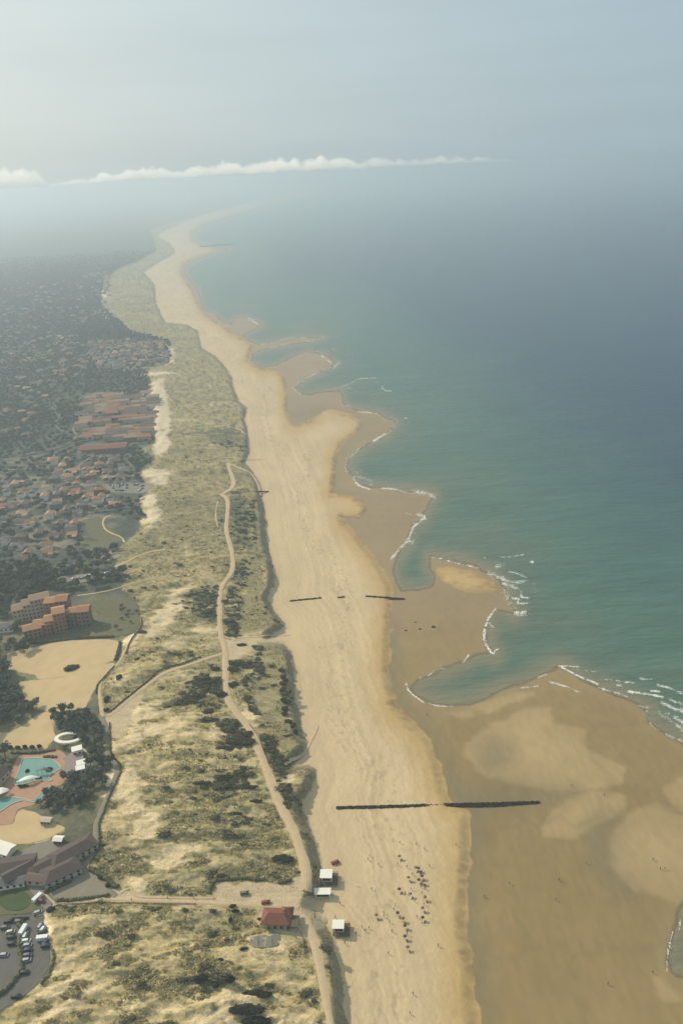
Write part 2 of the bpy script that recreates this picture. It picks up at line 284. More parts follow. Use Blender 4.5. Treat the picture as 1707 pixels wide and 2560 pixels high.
def macro_h(px, py):
    px = np.asarray(px, float).ravel(); py = np.asarray(py, float).ravel()
    m = np.minimum(depth_at(px, py), 9000.0) / FPX
    dd = sample(SD_DRY, px, py) * m; ds = sample(SD_SEA, px, py) * m; df = sample(SD_FOOT, px, py) * m; dt = sample(SD_TOWN, px, py) * m
    z = 0.18 + 0 * m; wt = sstep(1420, 1330, py) * sstep(880, 960, py)
    z = z - np.clip(ds, 0, 120) * 0.03 + np.clip(-ds, -6, 0) * 0.03
    z = z + sstep(0, 7, dd) * 1.3 + np.clip(dd - 5, 0, 90) * 0.022
    z = z + sstep(-1.0, 6.5, df) * (5.6 - 2.4 * sstep(1300, 1000, py)) + sstep(10, 70, df) * 2.2 - (sstep(0, 60, dt) * 4.0 * (1 - wt) + sstep(-9, 6, dt) * 7.0 * wt) * (df > 20)
    return z

def micro(X, Y, px, py):
    m = np.minimum(depth_at(px, py), 9000.0) / FPX
    df = sample(SD_FOOT, px, py) * m; dt = sample(SD_TOWN, px, py) * m; dd = sample(SD_DRY, px, py) * m
    dp = np.minimum(sample(SD_PATH, px, py), -sample(SD_SAND, px, py)) * m
    a = sstep(0.5, 7, df) * (1 - 0.9 * sstep(-6, 4, dt)) * sstep(-0.5, 5, dp)
    w = fbm(X / 60, Y / 60, 2, 40) * 14
    a = a * (1 - .75 * sstep(-2, 6, sample(SD_BENCH, px, py)))
    n = (fbm((X + w) / 34, (Y + w) / 15, 3, 5) - 0.5) * 4.6
    r = 1 - np.abs(2 * fbm((X + w) / 22, Y / 9, 4, 9) - 1); n = n + (r - 0.7) * 2.4
    n = n + (fbm(X / 4.2, Y / 2.4, 3, 21) - 0.5) * 1.7
    b = (fbm(X / 9, Y / 14, 4, 31) - 0.5) * 0.35 * sstep(2, 10, dd) + (fbm(X / 1.6, Y / 3.0, 2, 33) - .5) * 0.16 * sstep(3, 12, dd)
    return a * n + b * (1 - sstep(0, 6, df)) + 0.0

def ground(px, py, extra=0.0):
    """photo pixel -> point on the terrain surface"""
    px = np.atleast_1d(np.asarray(px, float)).ravel(); py = np.atleast_1d(np.asarray(py, float)).ravel()
    z = macro_h(px, py); X, Y = unproject(px, py, z)
    return X, Y, z + micro(X, Y, px, py) + extra

def G(px, py, extra=0.0):
    X, Y, Z = ground(px, py, extra); return Vector((X[0], Y[0], Z[0]))

def mpp(px, py):                    # metres per photo pixel, sideways, at that ground point
    return float(depth_at([px], [py])[0] / FPX)

# ------------------------------------------------------------------ materials
def new_mat(name):
    m = bpy.data.materials.new(name); m.use_nodes = True
    b = m.node_tree.nodes['Principled BSDF']; return m, m.node_tree.nodes, m.node_tree.links, b

def mat_plain(name, col, rough=0.8, var=0.12, scale=1.5, metallic=0.0, spec=0.3, second=None):
    m, N, L, b = new_mat(name)
    tc = N.new('ShaderNodeTexCoord'); no = N.new('ShaderNodeTexNoise'); no.inputs['Scale'].default_value = scale; no.inputs['Detail'].default_value = 5
    L.new(tc.outputs['Object'], no.inputs['Vector'])
    mx = N.new('ShaderNodeMix'); mx.data_type = 'RGBA'
    c2 = second or tuple(c * (1 - 2.2 * var) for c in col)
    mx.inputs['A'].default_value = (*c2, 1); mx.inputs['B'].default_value = (*[min(1, c * (1 + var)) for c in col], 1)
    L.new(no.outputs['Fac'], mx.inputs['Factor']); L.new(mx.outputs['Result'], b.inputs['Base Color'])
    b.inputs['Roughness'].default_value = rough; b.inputs['Metallic'].default_value = metallic
    b.inputs['Specular IOR Level'].default_value = spec
    return m

def mat_ground(name, layers, rough=0.95, bump=0.3, bscale=1.2, spec=0.12):
    """albedo from the traced ground cover (vertex colour) broken up by noise in metres"""
    m, N, L, b = new_mat(name)
    at = N.new('ShaderNodeAttribute'); at.attribute_name = 'albedo'
    tc = N.new('ShaderNodeTexCoord'); cur = at.outputs['Color']
    for (sc, stretch, amt, det) in layers:
        mp = N.new('ShaderNodeMapping'); mp.inputs['Scale'].default_value = (stretch[0], stretch[1], 1)
        no = N.new('ShaderNodeTexNoise'); no.inputs['Scale'].default_value = sc; no.inputs['Detail'].default_value = det; no.inputs['Roughness'].default_value = 0.65
        L.new(tc.outputs['Object'], mp.inputs['Vector']); L.new(mp.outputs[0], no.inputs['Vector'])
        mr = N.new('ShaderNodeMapRange'); mr.inputs['From Min'].default_value = 0.3; mr.inputs['From Max'].default_value = 0.7
        mr.inputs['To Min'].default_value = 1 - amt; mr.inputs['To Max'].default_value = 1 + amt
        L.new(no.outputs['Fac'], mr.inputs['Value'])
        vm = N.new('ShaderNodeVectorMath'); vm.operation = 'SCALE'
        L.new(cur, vm.inputs[0]); L.new(mr.outputs[0], vm.inputs['Scale']); cur = vm.outputs[0]
    L.new(cur, b.inputs['Base Color']); b.inputs['Roughness'].default_value = rough; b.inputs['Specular IOR Level'].default_value = spec
    if bump:
        no = N.new('ShaderNodeTexNoise'); no.inputs['Scale'].default_value = bscale; no.inputs['Detail'].default_value = 4
        L.new(tc.outputs['Object'], no.inputs['Vector'])
        bp = N.new('ShaderNodeBump'); bp.inputs['Strength'].default_value = bump; bp.inputs['Distance'].default_value = 0.5
        L.new(no.outputs['Fac'], bp.inputs['Height']); L.new(bp.outputs[0], b.inputs['Normal'])
    return m

M_DUNE = mat_ground('marram_dune', [(0.9, (1, 1.8), 0.28, 5), (0.12, (1, 2), 0.15, 3)], bump=0.6, bscale=1.0)
M_SAND = mat_ground('dry_sand', [(0.7, (1, .4), 0.06, 5), (0.05, (1, .5), 0.05, 3)], bump=0.25, bscale=0.9)
M_WET = mat_ground('wet_sand', [(0.02, (1, 1), 0.06, 3)], rough=0.75, bump=0.0, spec=0.12)
M_WOOD = mat_ground('woodland_floor', [(0.35, (1, 1), 0.3, 5), (0.03, (1, 1), 0.25, 4)], bump=0.5, bscale=0.6)

# ------------------------------------------------------------------ the ground, one fine sheet split by what covers it
u_in = np.arange(-1010, 1011, 3.3)
us = np.concatenate([[-2600, -2200, -1850, -1560, -1340, -1200, -1100], u_in, [1100, 1200, 1340, 1560, 1850, 2200, 2600]])
vh = 849 * math.cos(ROLL)            # horizon row in the un-rolled frame
vs = []
dv = 1.1; v = vh - 5.0
while v > -1560:
    vs.append(v); v -= dv; dv = min(dv * 1.03, 3.0)
vs = np.array([vh - 1.2, vh - 2.0, vh - 3.0, vh - 4.0] + vs + [-1640, -1760, -1900])
UU, VV = np.meshgrid(us, vs)
cr, sr = math.cos(ROLL), math.sin(ROLL)
# un-rolled (u',v') -> photo pixels.  R' = R cos - U sin ; U' = R sin + U cos
PXg = (W0 / 2 + (UU * cr - VV * sr)).ravel(); PYg = (H0 / 2 - (UU * sr + VV * cr)).ravel()
nr, nc = UU.shape
zb = macro_h(PXg, PYg); Xb, Yb = unproject(PXg, PYg, zb)
Zb = zb + micro(Xb, Yb, PXg, PYg)
# field values with the outline broken up by noise in metres
mloc = np.minimum(depth_at(PXg, PYg), 9000) / FPX
wx = (fbm(Xb / 7, Yb / 7, 3, 60) - .5) * 5; wy = (fbm(Xb / 7, Yb / 7, 3, 70) - .5) * 5
PXw, PYw = project(Xb + wx, Yb + wy, zb)
dd = sample(SD_DRY, PXw, PYw) * mloc; ds = sample(SD_SEA, PXw, PYw) * mloc
df = sample(SD_FOOT, PXw, PYw) * mloc; dt = sample(SD_TOWN, PXw, PYw) * mloc
sp_ = sample(SD_SAND, PXw, PYw)
dl = sample(SD_LIGHT, PXw, PYw) * mloc; dk = sample(SD_DARK, PXw, PYw) * mloc
def mixc(a, b, t): return a * (1 - t[:, None]) + np.asarray(b) * t[:, None]
n = len(Xb)
# beach
cs = np.tile(np.array([0.535, 0.41, 0.245]), (n, 1))
cross = df
stripe = fbm(cross / 1.5, Yb / 120, 3, 81) - .5
cs = cs * (1 + 0.34 * stripe * sstep(-70, -10, -np.abs(df + 45)) + 0.10 * (fbm(Xb / 30, Yb / 60, 4, 82) - .5) * 2)[:, None]
e = sstep(26, 3, dd); cs = mixc(cs, (0.43, 0.275, 0.095), e * (0.45 + 0.45 * fbm(Xb / 25, Yb / 40, 2, 83)))
cusp = sstep(6.5, 0.5, dd + (fbm(Xb / 6, Yb / 3.0, 3, 84) - .5) * 12) * (0.35 + 0.65 * sstep(.35, .6, fbm(Xb / 200, Yb / 45, 2, 85)))
cs = mixc(cs, (0.22, 0.15, 0.075), cusp * 0.75)
wr = sstep(.60, .72, fbm(Xb / 2.2, Yb / 3.5, 3, 86)) * sstep(14, 3, np.abs(dd - 38 - 10 * (fbm(Yb / 60, Yb * 0, 2, 87) - .5)))
cs = mixc(cs, (0.27, 0.20, 0.12), wr * 0.38)
# wet flat
cw = np.tile(np.array([0.262, 0.188, 0.084]), (n, 1))
cw = mixc(cw, (0.39, 0.285, 0.145), sstep(-1.8, 2.2, dl) * (.68 + .3 * sstep(0, 25, dl)))
cw = mixc(cw, (0.185, 0.160, 0.092), sstep(-12, 8, dk) * 0.65)
cw = mixc(cw, (0.190, 0.158, 0.095), sstep(14, 0, -dd) * sstep(.4, .7, fbm(Xb / 80, Yb / 80, 2, 90)) * .6)
cw = cw * (1 + 0.22 * (fbm(Xb / 60, Yb / 90, 4, 91) - .5))[:, None]
cw = cw * (1 + .10 * (fbm(Xb / 2.4, Yb / 7, 3, 96) - .5) * 2)[:, None]
rdg = 1 - np.abs(2 * fbm(Xb / 55, Yb / 75, 4, 97) - 1); cw = mixc(cw, (0.16, 0.135, 0.075), sstep(.93, .99, rdg) * .16 * sstep(2, 12, -dd))
far = sstep(900, 1400, Yb); cw = mixc(cw, (0.33, 0.255, 0.185), np.maximum(far * .8, .4 * sstep(400, 700, Yb)))  # sky reflection on distant wet sand put into its colour
cw = mixc(cw, (0.30, 0.23, 0.13), sstep(10, 0, -ds) * .35)
# dune
veg = fbm(Xb / 14, Yb / 6.0, 5, 50, .6); veg2 = fbm(Xb / 90, Yb / 50, 3, 55)
bare = stamp(PXw, PYw, BLOW); scr = stamp(PXw, PYw, SCRUB_SHADE)
cd = np.tile(np.array([0.41, 0.325, 0.150]), (n, 1))
cd = mixc(cd, (0.315, 0.262, 0.125), sstep(.45, .7, veg2))
finev = fbm(Xb / 5.5, Yb / 2.3, 4, 59, .62) - .5
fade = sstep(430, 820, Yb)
sandy = sstep(.54, .68, veg + 0.42 * (bare - .10) + 0.03 * (veg2 - .5)) * np.clip(fade + .55, 0, 1)
sandy = np.clip(np.maximum(sstep(.08, .2, finev) * (.55 - .35 * fade), np.maximum(sandy * (.62 - .5 * fade), sstep(.46, .58, bare + (veg - .5) * .9 + finev * .6))), 0, 1)
cd = mixc(cd, (0.190, 0.160, 0.078), sstep(-.04, -.17, finev) * .7)
cd = mixc(cd, (0.60, 0.47, 0.275), sandy); cd = mixc(cd, (0.74, 0.60, 0.38), sstep(.5, .7, bare) * fade * .9)  # far blow-outs painted paler for the sun on their facing slopes
gr = sstep(.50, .72, scr + (fbm(Xb / 7, Yb / 2.6, 4, 57) - .5) * 1.5)
cd = mixc(cd, (0.110, 0.105, 0.055), gr * .75)
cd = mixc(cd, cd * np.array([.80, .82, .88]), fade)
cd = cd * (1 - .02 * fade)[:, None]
grn_shade = sstep(-2.5, 3, sample(SD_GREEN_SHADE, PXw, PYw)) * sstep(.36, .50, fbm(Xb / 22, Yb / 3.2, 3, 93))
cd = mixc(cd, (0.125, 0.122, 0.070), grn_shade * .8)
bn = sstep(-2, 5, sample(SD_BENCH, PXw, PYw)); cd = mixc(cd, (0.275, 0.235, 0.125), bn * .75); cd = cd * (1 - .16 * bn * (fbm(Xb / 9, Yb / 4, 3, 95) > .55))[:, None]
small = (1 - bn) * sstep(.60, .70, fbm(Xb / 3.4, Yb / 2.2, 3, 58)) * (1 - sandy) * .65
cd = mixc(cd, (0.085, 0.080, 0.040), small)
foot = sstep(9, 3, df) * sstep(-3, 0, df)
cd = mixc(cd, (0.25, 0.205, 0.135), foot * .8)
cd = mixc(cd, (0.49, 0.385, 0.24), sstep(-1.5, 2, sp_))
# land behind the dunes
town_n = fbm(Xb / 28, Yb / 28, 4, 62)
ct = np.tile(np.array([0.070, 0.082, 0.066]), (n, 1))
twn = sstep(-25, 10, sample(SD_TZ, PXw, PYw) * mloc)
ct = mixc(ct, (0.17, 0.155, 0.11), sstep(.42, .58, town_n) * .8 * np.maximum(twn, .12) * sstep(4000, 1600, Yb))
ct = mixc(ct, (0.30, 0.26, 0.19), np.maximum(twn, .15) * sstep(.56, .64, fbm(Xb / 22, Yb / 12, 4, 66)) * .5 * sstep(3000, 1200, Yb))
nearv = sstep(660, 560, Yb); ct = mixc(ct, (0.17, 0.155, 0.085), nearv * (.5 + .5 * sstep(.4, .6, town_n)))
ct = mixc(ct, (0.74, 0.60, 0.38), sstep(.45, .60, bare + (veg - .5) * .8))  # same sunlit paleness painted on sand along the inland dune edge
ct = mixc(ct, (0.50, 0.385, 0.215), sstep(-1.0, 1.5, sp_) * (1 - .15 * sstep(.5, .7, fbm(Xb / 12, Yb / 12, 3, 68))))
# class per vertex: 0 dune 1 beach 2 wet 3 inland
cls = np.where(df > 0, np.where(dt > 0, 3, 0), np.where(dd > 0, 1, 2))
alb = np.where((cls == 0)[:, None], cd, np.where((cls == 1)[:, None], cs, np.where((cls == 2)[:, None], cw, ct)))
deep = sample(SD_SEA, PXg, PYg) * mloc
depth_m = np.clip(deep, -10, 1e5)

def sheet(name, fmask, V, attrs, mat, label):
    r, c = np.nonzero(fmask); a = r * nc + c
    q = np.stack([a, a + nc, a + nc + 1, a + 1], 1)
    used = np.unique(q); remap = np.full(nr * nc, -1, np.int64); remap[used] = np.arange(len(used))
    q = remap[q]; me = bpy.data.meshes.new(name)
    me.vertices.add(len(used)); me.vertices.foreach_set('co', V[used].astype(np.float32).ravel())
    me.loops.add(q.size); me.loops.foreach_set('vertex_index', q.astype(np.int32).ravel())
    me.polygons.add(len(q)); me.polygons.foreach_set('loop_start', (np.arange(len(q)) * 4).astype(np.int32))
    me.update(calc_edges=True)
    me.polygons.foreach_set('use_smooth', np.ones(len(q), bool))
    for nm, arr in attrs.items():
        if arr.ndim == 2:
            at = me.attributes.new(nm, 'FLOAT_COLOR', 'POINT')
            at.data.foreach_set('color', np.concatenate([arr[used], np.ones((len(used), 1))], 1).astype(np.float32).ravel())
        else:
            at = me.attributes.new(nm, 'FLOAT', 'POINT'); at.data.foreach_set('value', arr[used].astype(np.float32))
    me.materials.append(mat); o = link(name, me); tag(o, label, None, None, 'structure')
    return o
VG = np.stack([Xb, Yb, Zb], 1)
clsg = cls.reshape(nr, nc); fc = clsg[:-1, :-1]
dg = depth_m.reshape(nr, nc)
dmin = np.minimum.reduce([dg[:-1, :-1], dg[1:, :-1], dg[:-1, 1:], dg[1:, 1:]])
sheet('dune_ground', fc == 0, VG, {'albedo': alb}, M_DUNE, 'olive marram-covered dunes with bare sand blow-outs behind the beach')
sheet('beach', fc == 1, VG, {'albedo': alb}, M_SAND, 'long dry sandy beach running down the coast')
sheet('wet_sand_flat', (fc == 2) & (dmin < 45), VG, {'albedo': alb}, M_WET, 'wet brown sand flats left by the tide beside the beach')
sheet('inland_ground', fc == 3, VG, {'albedo': alb}, M_WOOD, 'wooded and built-up land behind the dunes')
# the sea
m, N, L, b = new_mat('sea_water')
tc = N.new('ShaderNodeTexCoord')
dp = N.new('ShaderNodeAttribute'); dp.attribute_name = 'offshore'
n1 = N.new('ShaderNodeTexNoise'); n1.inputs['Scale'].default_value = 0.009; n1.inputs['Detail'].default_value = 4
L.new(tc.outputs['Object'], n1.inputs['Vector'])
ma = N.new('ShaderNodeMath'); ma.operation = 'MULTIPLY_ADD'; ma.inputs[1].default_value = 170; 
ms = N.new('ShaderNodeMath'); ms.operation = 'SUBTRACT'; ms.inputs[1].default_value = 0.5
L.new(n1.outputs['Fac'], ms.inputs[0]); L.new(ms.outputs[0], ma.inputs[0]); L.new(dp.outputs['Fac'], ma.inputs[2])
mr = N.new('ShaderNodeMapRange'); mr.inputs['From Max'].default_value = 420.0; L.new(ma.outputs[0], mr.inputs['Value'])
rp = N.new('ShaderNodeValToRGB'); cr_ = rp.color_ramp
cr_.elements[0].position = 0.0; cr_.elements[0].color = (0.105, 0.145, 0.100, 1)
cr_.elements[1].position = 1.0; cr_.elements[1].color = (0.018, 0.048, 0.086, 1)
for p_, c_ in ((0.12, (0.070, 0.138, 0.104, 1)), (0.35, (0.048, 0.110, 0.098, 1)), (0.62, (0.028, 0.070, 0.094, 1))):
    el = cr_.elements.new(p_); el.color = c_
L.new(mr.outputs[0], rp.inputs['Fac'])
b.inputs['Roughness'].default_value = 0.32; b.inputs['IOR'].default_value = 1.33; b.inputs['Specular IOR Level'].default_value = 0.4
mp = N.new('ShaderNodeMapping'); mp.inputs['Scale'].default_value = (0.35, 1.0, 1); mp.inputs['Rotation'].default_value = (0, 0, R(-6))
n2 = N.new('ShaderNodeTexNoise'); n2.inputs['Scale'].default_value = 0.16; n2.inputs['Detail'].default_value = 6; n2.inputs['Roughness'].default_value = 0.6
L.new(tc.outputs['Object'], mp.inputs['Vector']); L.new(mp.outputs[0], n2.inputs['Vector'])
bp = N.new('ShaderNodeBump'); bp.inputs['Strength'].default_value = 1.0; bp.inputs['Distance'].default_value = 1.6
L.new(n2.outputs['Fac'], bp.inputs['Height']); L.new(bp.outputs[0], b.inputs['Normal'])
al = N.new('ShaderNodeMapRange'); al.interpolation_type = 'SMOOTHSTEP'; al.inputs['From Min'].default_value = -1; al.inputs['From Max'].default_value = 2.5
al.inputs['To Min'].default_value = 0.0; al.inputs['To Max'].default_value = 1.0
n3 = N.new('ShaderNodeTexNoise'); n3.inputs['Scale'].default_value = 0.05; n3.inputs['Detail'].default_value = 5
L.new(tc.outputs['Object'], n3.inputs['Vector'])
m3 = N.new('ShaderNodeMath'); m3.operation = 'MULTIPLY_ADD'; m3.inputs[1].default_value = 8
m4 = N.new('ShaderNodeMath'); m4.operation = 'SUBTRACT'; m4.inputs[1].default_value = 0.5
L.new(n3.outputs['Fac'], m4.inputs[0]); L.new(m4.outputs[0], m3.inputs[0]); L.new(dp.outputs['Fac'], m3.inputs[2]); L.new(m3.outputs[0], al.inputs['Value'])
shm = N.new('ShaderNodeMapRange'); shm.interpolation_type = 'SMOOTHSTEP'; shm.inputs['From Min'].default_value = -1; shm.inputs['From Max'].default_value = 17
L.new(m3.outputs[0], shm.inputs['Value'])
stn = N.new('ShaderNodeTexNoise'); stn.inputs['Scale'].default_value = 0.035; stn.inputs['Detail'].default_value = 7; stn.inputs['Roughness'].default_value = .7
smp_ = N.new('ShaderNodeMapping'); smp_.inputs['Scale'].default_value = (.3, 1.6, 1); L.new(tc.outputs['Object'], smp_.inputs['Vector']); L.new(smp_.outputs[0], stn.inputs['Vector'])
str_ = N.new('ShaderNodeMapRange'); str_.inputs['From Min'].default_value = .3; str_.inputs['From Max'].default_value = .7; str_.inputs['To Min'].default_value = .82; str_.inputs['To Max'].default_value = 1.18; L.new(stn.outputs['Fac'], str_.inputs['Value'])
svm = N.new('ShaderNodeVectorMath'); svm.operation = 'SCALE'; L.new(rp.outputs[0], svm.inputs[0]); L.new(str_.outputs[0], svm.inputs['Scale'])
shx = N.new('ShaderNodeMix'); shx.data_type = 'RGBA'; shx.inputs['A'].default_value = (0.215, 0.185, 0.115, 1)
L.new(shm.outputs[0], shx.inputs['Factor']); L.new(svm.outputs[0], shx.inputs['B']); L.new(shx.outputs['Result'], b.inputs['Base Color'])
L.new(al.outputs[0], b.inputs['Alpha'])
M_SEA = m
VS = VG.copy(); X0, Y0 = unproject(PXg, PYg, np.zeros(n)); VS[:, 0] = X0; VS[:, 1] = Y0; VS[:, 2] = 0.19
dmax = np.maximum.reduce([dg[:-1, :-1], dg[1:, :-1], dg[:-1, 1:], dg[1:, 1:]])
sheet('sea', dmax > -5, VS, {'offshore': depth_m}, M_SEA, 'green-blue hazy sea with small waves off the beach')

# ------------------------------------------------------------------ haze: one closed box of pale air around everything
bm = bmesh.new(); bmesh.ops.create_cube(bm, size=1.0)
me = bpy.data.meshes.new('haze'); bm.to_mesh(me); bm.free()
hz = link('haze', me); hz.location = (0, 0, (345 - 12) / 2); hz.scale = (520000, 520000, 345 + 12)
m = bpy.data.materials.new('haze_air'); m.use_nodes = True; m.node_tree.nodes.clear()
pv = m.node_tree.nodes.new('ShaderNodeVolumePrincipled'); ou = m.node_tree.nodes.new('ShaderNodeOutputMaterial')
pv.inputs['Color'].default_value = (0.59, 0.70, 0.79, 1); pv.inputs['Density'].default_value = HAZE_DENSITY
pv.inputs['Anisotropy'].default_value = 0.45
m.node_tree.links.new(pv.outputs[0], ou.inputs['Volume']); me.materials.append(m)
tag(hz, 'pale sea haze filling the air over the coast', None, None, 'stuff')
# ------------------------------------------------------------------ helpers that need the terrain
def terrain_z(X, Y):
    X = np.atleast_1d(np.asarray(X, float)); Y = np.atleast_1d(np.asarray(Y, float)); z = np.full(X.shape, 8.0)
    for _ in range(3):
        px, py = project(X, Y, z); z = macro_h(px, py)
    return z + micro(X, Y, px, py)

class MB:
    def __init__(s): s.v = []; s.f = []
    def add(s, V, Fs):
        b = len(s.v); s.v += [tuple(p) for p in V]; s.f += [tuple(b + i for i in f) for f in Fs]; return s
    def box(s, c, d, rz=0.0, taper=1.0):
        x, y, z = d[0] / 2, d[1] / 2, d[2] / 2; V = []
        for sz in (-1, 1):
            t = taper if sz > 0 else 1.0
            for sx, sy in ((-1, -1), (1, -1), (1, 1), (-1, 1)):
                a, b = sx * x * t, sy * y * t
                V.append((c[0] + a * math.cos(rz) - b * math.sin(rz), c[1] + a * math.sin(rz) + b * math.cos(rz), c[2] + sz * z))
        return s.add(V, [(0, 3, 2, 1), (4, 5, 6, 7), (0, 1, 5, 4), (1, 2, 6, 5), (2, 3, 7, 6), (3, 0, 4, 7)])
    def cyl(s, p0, p1, r0, r1=None, n=8):
        r1 = r0 if r1 is None else r1; p0 = Vector(p0); p1 = Vector(p1); ax = (p1 - p0).normalized()
        a = ax.orthogonal().normalized(); b = ax.cross(a); V = []
        for p, r in ((p0, r0), (p1, r1)):
            for i in range(n):
                t = 2 * math.pi * i / n; V.append(p + (a * math.cos(t) + b * math.sin(t)) * r)
        Fs = [(i, (i + 1) % n, n + (i + 1) % n, n + i) for i in range(n)] + [tuple(range(n))[::-1], tuple(range(n, 2 * n))]
        return s.add(V, Fs)
    def prism(s, poly, z0, z1):
        n = len(poly); V = [(x, y, z0) for x, y in poly] + [(x, y, z1) for x, y in poly]
        return s.add(V, [(i, (i + 1) % n, n + (i + 1) % n, n + i) for i in range(n)] + [tuple(range(n))[::-1], tuple(range(n, 2 * n))])
    def blob(s, c, r, n=1, jit=0.2, sd=0):
        bm = bmesh.new(); bmesh.ops.create_icosphere(bm, subdivisions=n, radius=1.0); q = random.Random(sd)
        V = [(c[0] + v.co.x * r[0] * (1 + q.uniform(-jit, jit)), c[1] + v.co.y * r[1] * (1 + q.uniform(-jit, jit)), c[2] + v.co.z * r[2] * (1 + q.uniform(-jit, jit))) for v in bm.verts]
        Fs = [tuple(v.index for v in f.verts) for f in bm.faces]; bm.free(); return s.add(V, Fs)
    def mesh(s, name, mat, smooth=False):
        me = bpy.data.meshes.new(name); me.from_pydata(s.v, [], s.f); me.update()
        if smooth: me.polygons.foreach_set('use_smooth', [True] * len(me.polygons))
        me.materials.append(mat); return me
    def build(s, name, mat, parent=None, smooth=False, **k):
        return link(name, s.mesh(name, mat, smooth), parent, **k)

def ribbon(name, pts, w0, w1, mat, label, lift=0.14, jit=0.12, kind='structure', across=5, step=2.5):
    P = smooth_line(pts, 6); px = np.array([p[0] for p in P]); py = np.array([p[1] for p in P])
    X, Y, Z = ground(px, py); L = np.concatenate([[0], np.cumsum(np.hypot(np.diff(X), np.diff(Y)))])
    w = np.interp(np.arange(len(P)), [0, len(P) - 1], [w0, w1]) * depth_at(px, py) / FPX
    m = int(min(max(L[-1] / step, 8), 500)); s_ = np.linspace(0, L[-1], m)
    Xs = np.interp(s_, L, X); Ys = np.interp(s_, L, Y); ws = np.interp(s_, L, w)
    tx = np.gradient(Xs); ty = np.gradient(Ys); l = np.hypot(tx, ty) + 1e-9; nx, ny = -ty / l, tx / l
    ts = np.linspace(-.5, .5, across); V = np.zeros((m, across, 3)); ws = ws * (.72 + .5 * fbm(s_ / 25 + len(label), s_ * 0 + 2.0, 3, 19))
    for k, t in enumerate(ts):
        j = (fbm(s_ / 6 + 50 * k, s_ * 0 + 3.0 * k, 3, 7) - .5) * 2 * jit if k in (0, across - 1) else 0
        V[:, k, 0] = Xs + nx * ws * (t * (1 + 2 * j)); V[:, k, 1] = Ys + ny * ws * (t * (1 + 2 * j))
    zz = terrain_z(V[..., 0].ravel(), V[..., 1].ravel()).reshape(m, across)
    zz = zz * 0.4 + 0.6 * zz.max(1, keepdims=True) + lift + np.hypot(Xs, Ys)[:, None] * 0.0003
    zz[:, 0] -= 0.25; zz[:, -1] -= 0.25; V[..., 2] = zz
    mb = MB(); mb.v = [tuple(p) for p in V.reshape(-1, 3)]
    mb.f = [(i * across + k, (i + 1) * across + k, (i + 1) * across + k + 1, i * across + k + 1) for i in range(m - 1) for k in range(across - 1)]
    o = mb.build(name, mat, smooth=True); return tag(o, label, None, None, kind)

def patch(name, poly, mat, label, lift=0.12, kind='structure', cat=None, step=None, flat=None):
    """a flat-lying area draped on the terrain, from an outline in photo pixels"""
    P = smooth_line(list(poly) + [poly[0]], 4)[:-1]
    X, Y, Z = ground([p[0] for p in P], [p[1] for p in P])
    zt = flat if flat is not None else None
    bm = bmesh.new(); vs = [bm.verts.new((x, y, 0)) for x, y in zip(X, Y)]
    es = [bm.edges.new((vs[i], vs[(i + 1) % len(vs)])) for i in range(len(vs))]
    bmesh.ops.triangle_fill(bm, use_beauty=True, edges=es)
    for _ in range(3):
        el = [e for e in bm.edges if e.calc_length() > 7.0]
        if not el or len(bm.verts) > 5000: break
        bmesh.ops.subdivide_edges(bm, edges=el, cuts=1); bmesh.ops.triangulate(bm, faces=bm.faces[:])
    xs = np.array([v.co.x for v in bm.verts]); ys = np.array([v.co.y for v in bm.verts])
    zz = terrain_z(xs, ys) + lift if zt is None else np.full(len(xs), zt)
    for v, z in zip(bm.verts, zz): v.co.z = z
    bmesh.ops.recalc_face_normals(bm, faces=bm.faces)
    if sum(f.normal.z for f in bm.faces) < 0: bmesh.ops.reverse_faces(bm, faces=bm.faces[:])
    me = bpy.data.meshes.new(name); bm.to_mesh(me); bm.free(); me.materials.append(mat)
    o = link(name, me); tag(o, label, cat, None, kind); return o

# materials for built things
M_PATH = mat_plain('path_sand', (0.52, 0.39, 0.235), 0.95, 0.10, 0.35)
M_COURT = mat_plain('court_sand', (0.52, 0.385, 0.205), 0.95, 0.10, 0.12)
M_ASPH = mat_plain('asphalt', (0.125, 0.118, 0.105), 0.9, 0.10, 0.25)
M_PAVE = mat_plain('paving', (0.235, 0.205, 0.15), 0.9, 0.10, 0.3)
M_ROAD = mat_plain('town_road', (0.20, 0.185, 0.155), 0.9, 0.08, 0.2)
M_DARKROOF = mat_plain('dark_brown_tiles', (0.105, 0.078, 0.070), 0.85, 0.2, 1.2)
M_ORROOF = mat_plain('orange_clay_roof', (0.46, 0.235, 0.12), 0.85, 0.15, 1.2)
M_LAWN = mat_plain('lawn', (0.060, 0.085, 0.030), 0.95, 0.10, 0.2)
M_GRASS = mat_plain('rough_grass', (0.13, 0.125, 0.065), 0.95, 0.15, 0.3)
M_DECK = mat_plain('terracotta_deck', (0.40, 0.235, 0.15), 0.85, 0.10, 0.4)
M_POOL = mat_plain('pool_water', (0.15, 0.32, 0.28), 0.15, 0.12, 0.15, spec=0.5)
M_WHITE = mat_plain('white_paint', (0.78, 0.75, 0.66), 0.6, 0.05, 2)
M_CREAM = mat_plain('cream_render', (0.50, 0.42, 0.31), 0.85, 0.06, 1)
M_PINK = mat_plain('pink_render', (0.24, 0.15, 0.125), 0.85, 0.06, 1)  # darkened so the apartment fronts carry their shade in the colour
M_ORANGE = mat_plain('orange_render', (0.32, 0.17, 0.10), 0.85, 0.08, 1)  # colour lowered to hold the shade of the apartment fronts
M_TERRA = mat_plain('terracotta_tiles', (0.37, 0.175, 0.095), 0.85, 0.18, 1.6)
M_TERRAL = mat_plain('pale_clay_tiles', (0.42, 0.27, 0.17), 0.85, 0.18, 1.6)
M_TERRAD = mat_plain('brown_tiles', (0.18, 0.125, 0.10), 0.85, 0.18, 1.6)
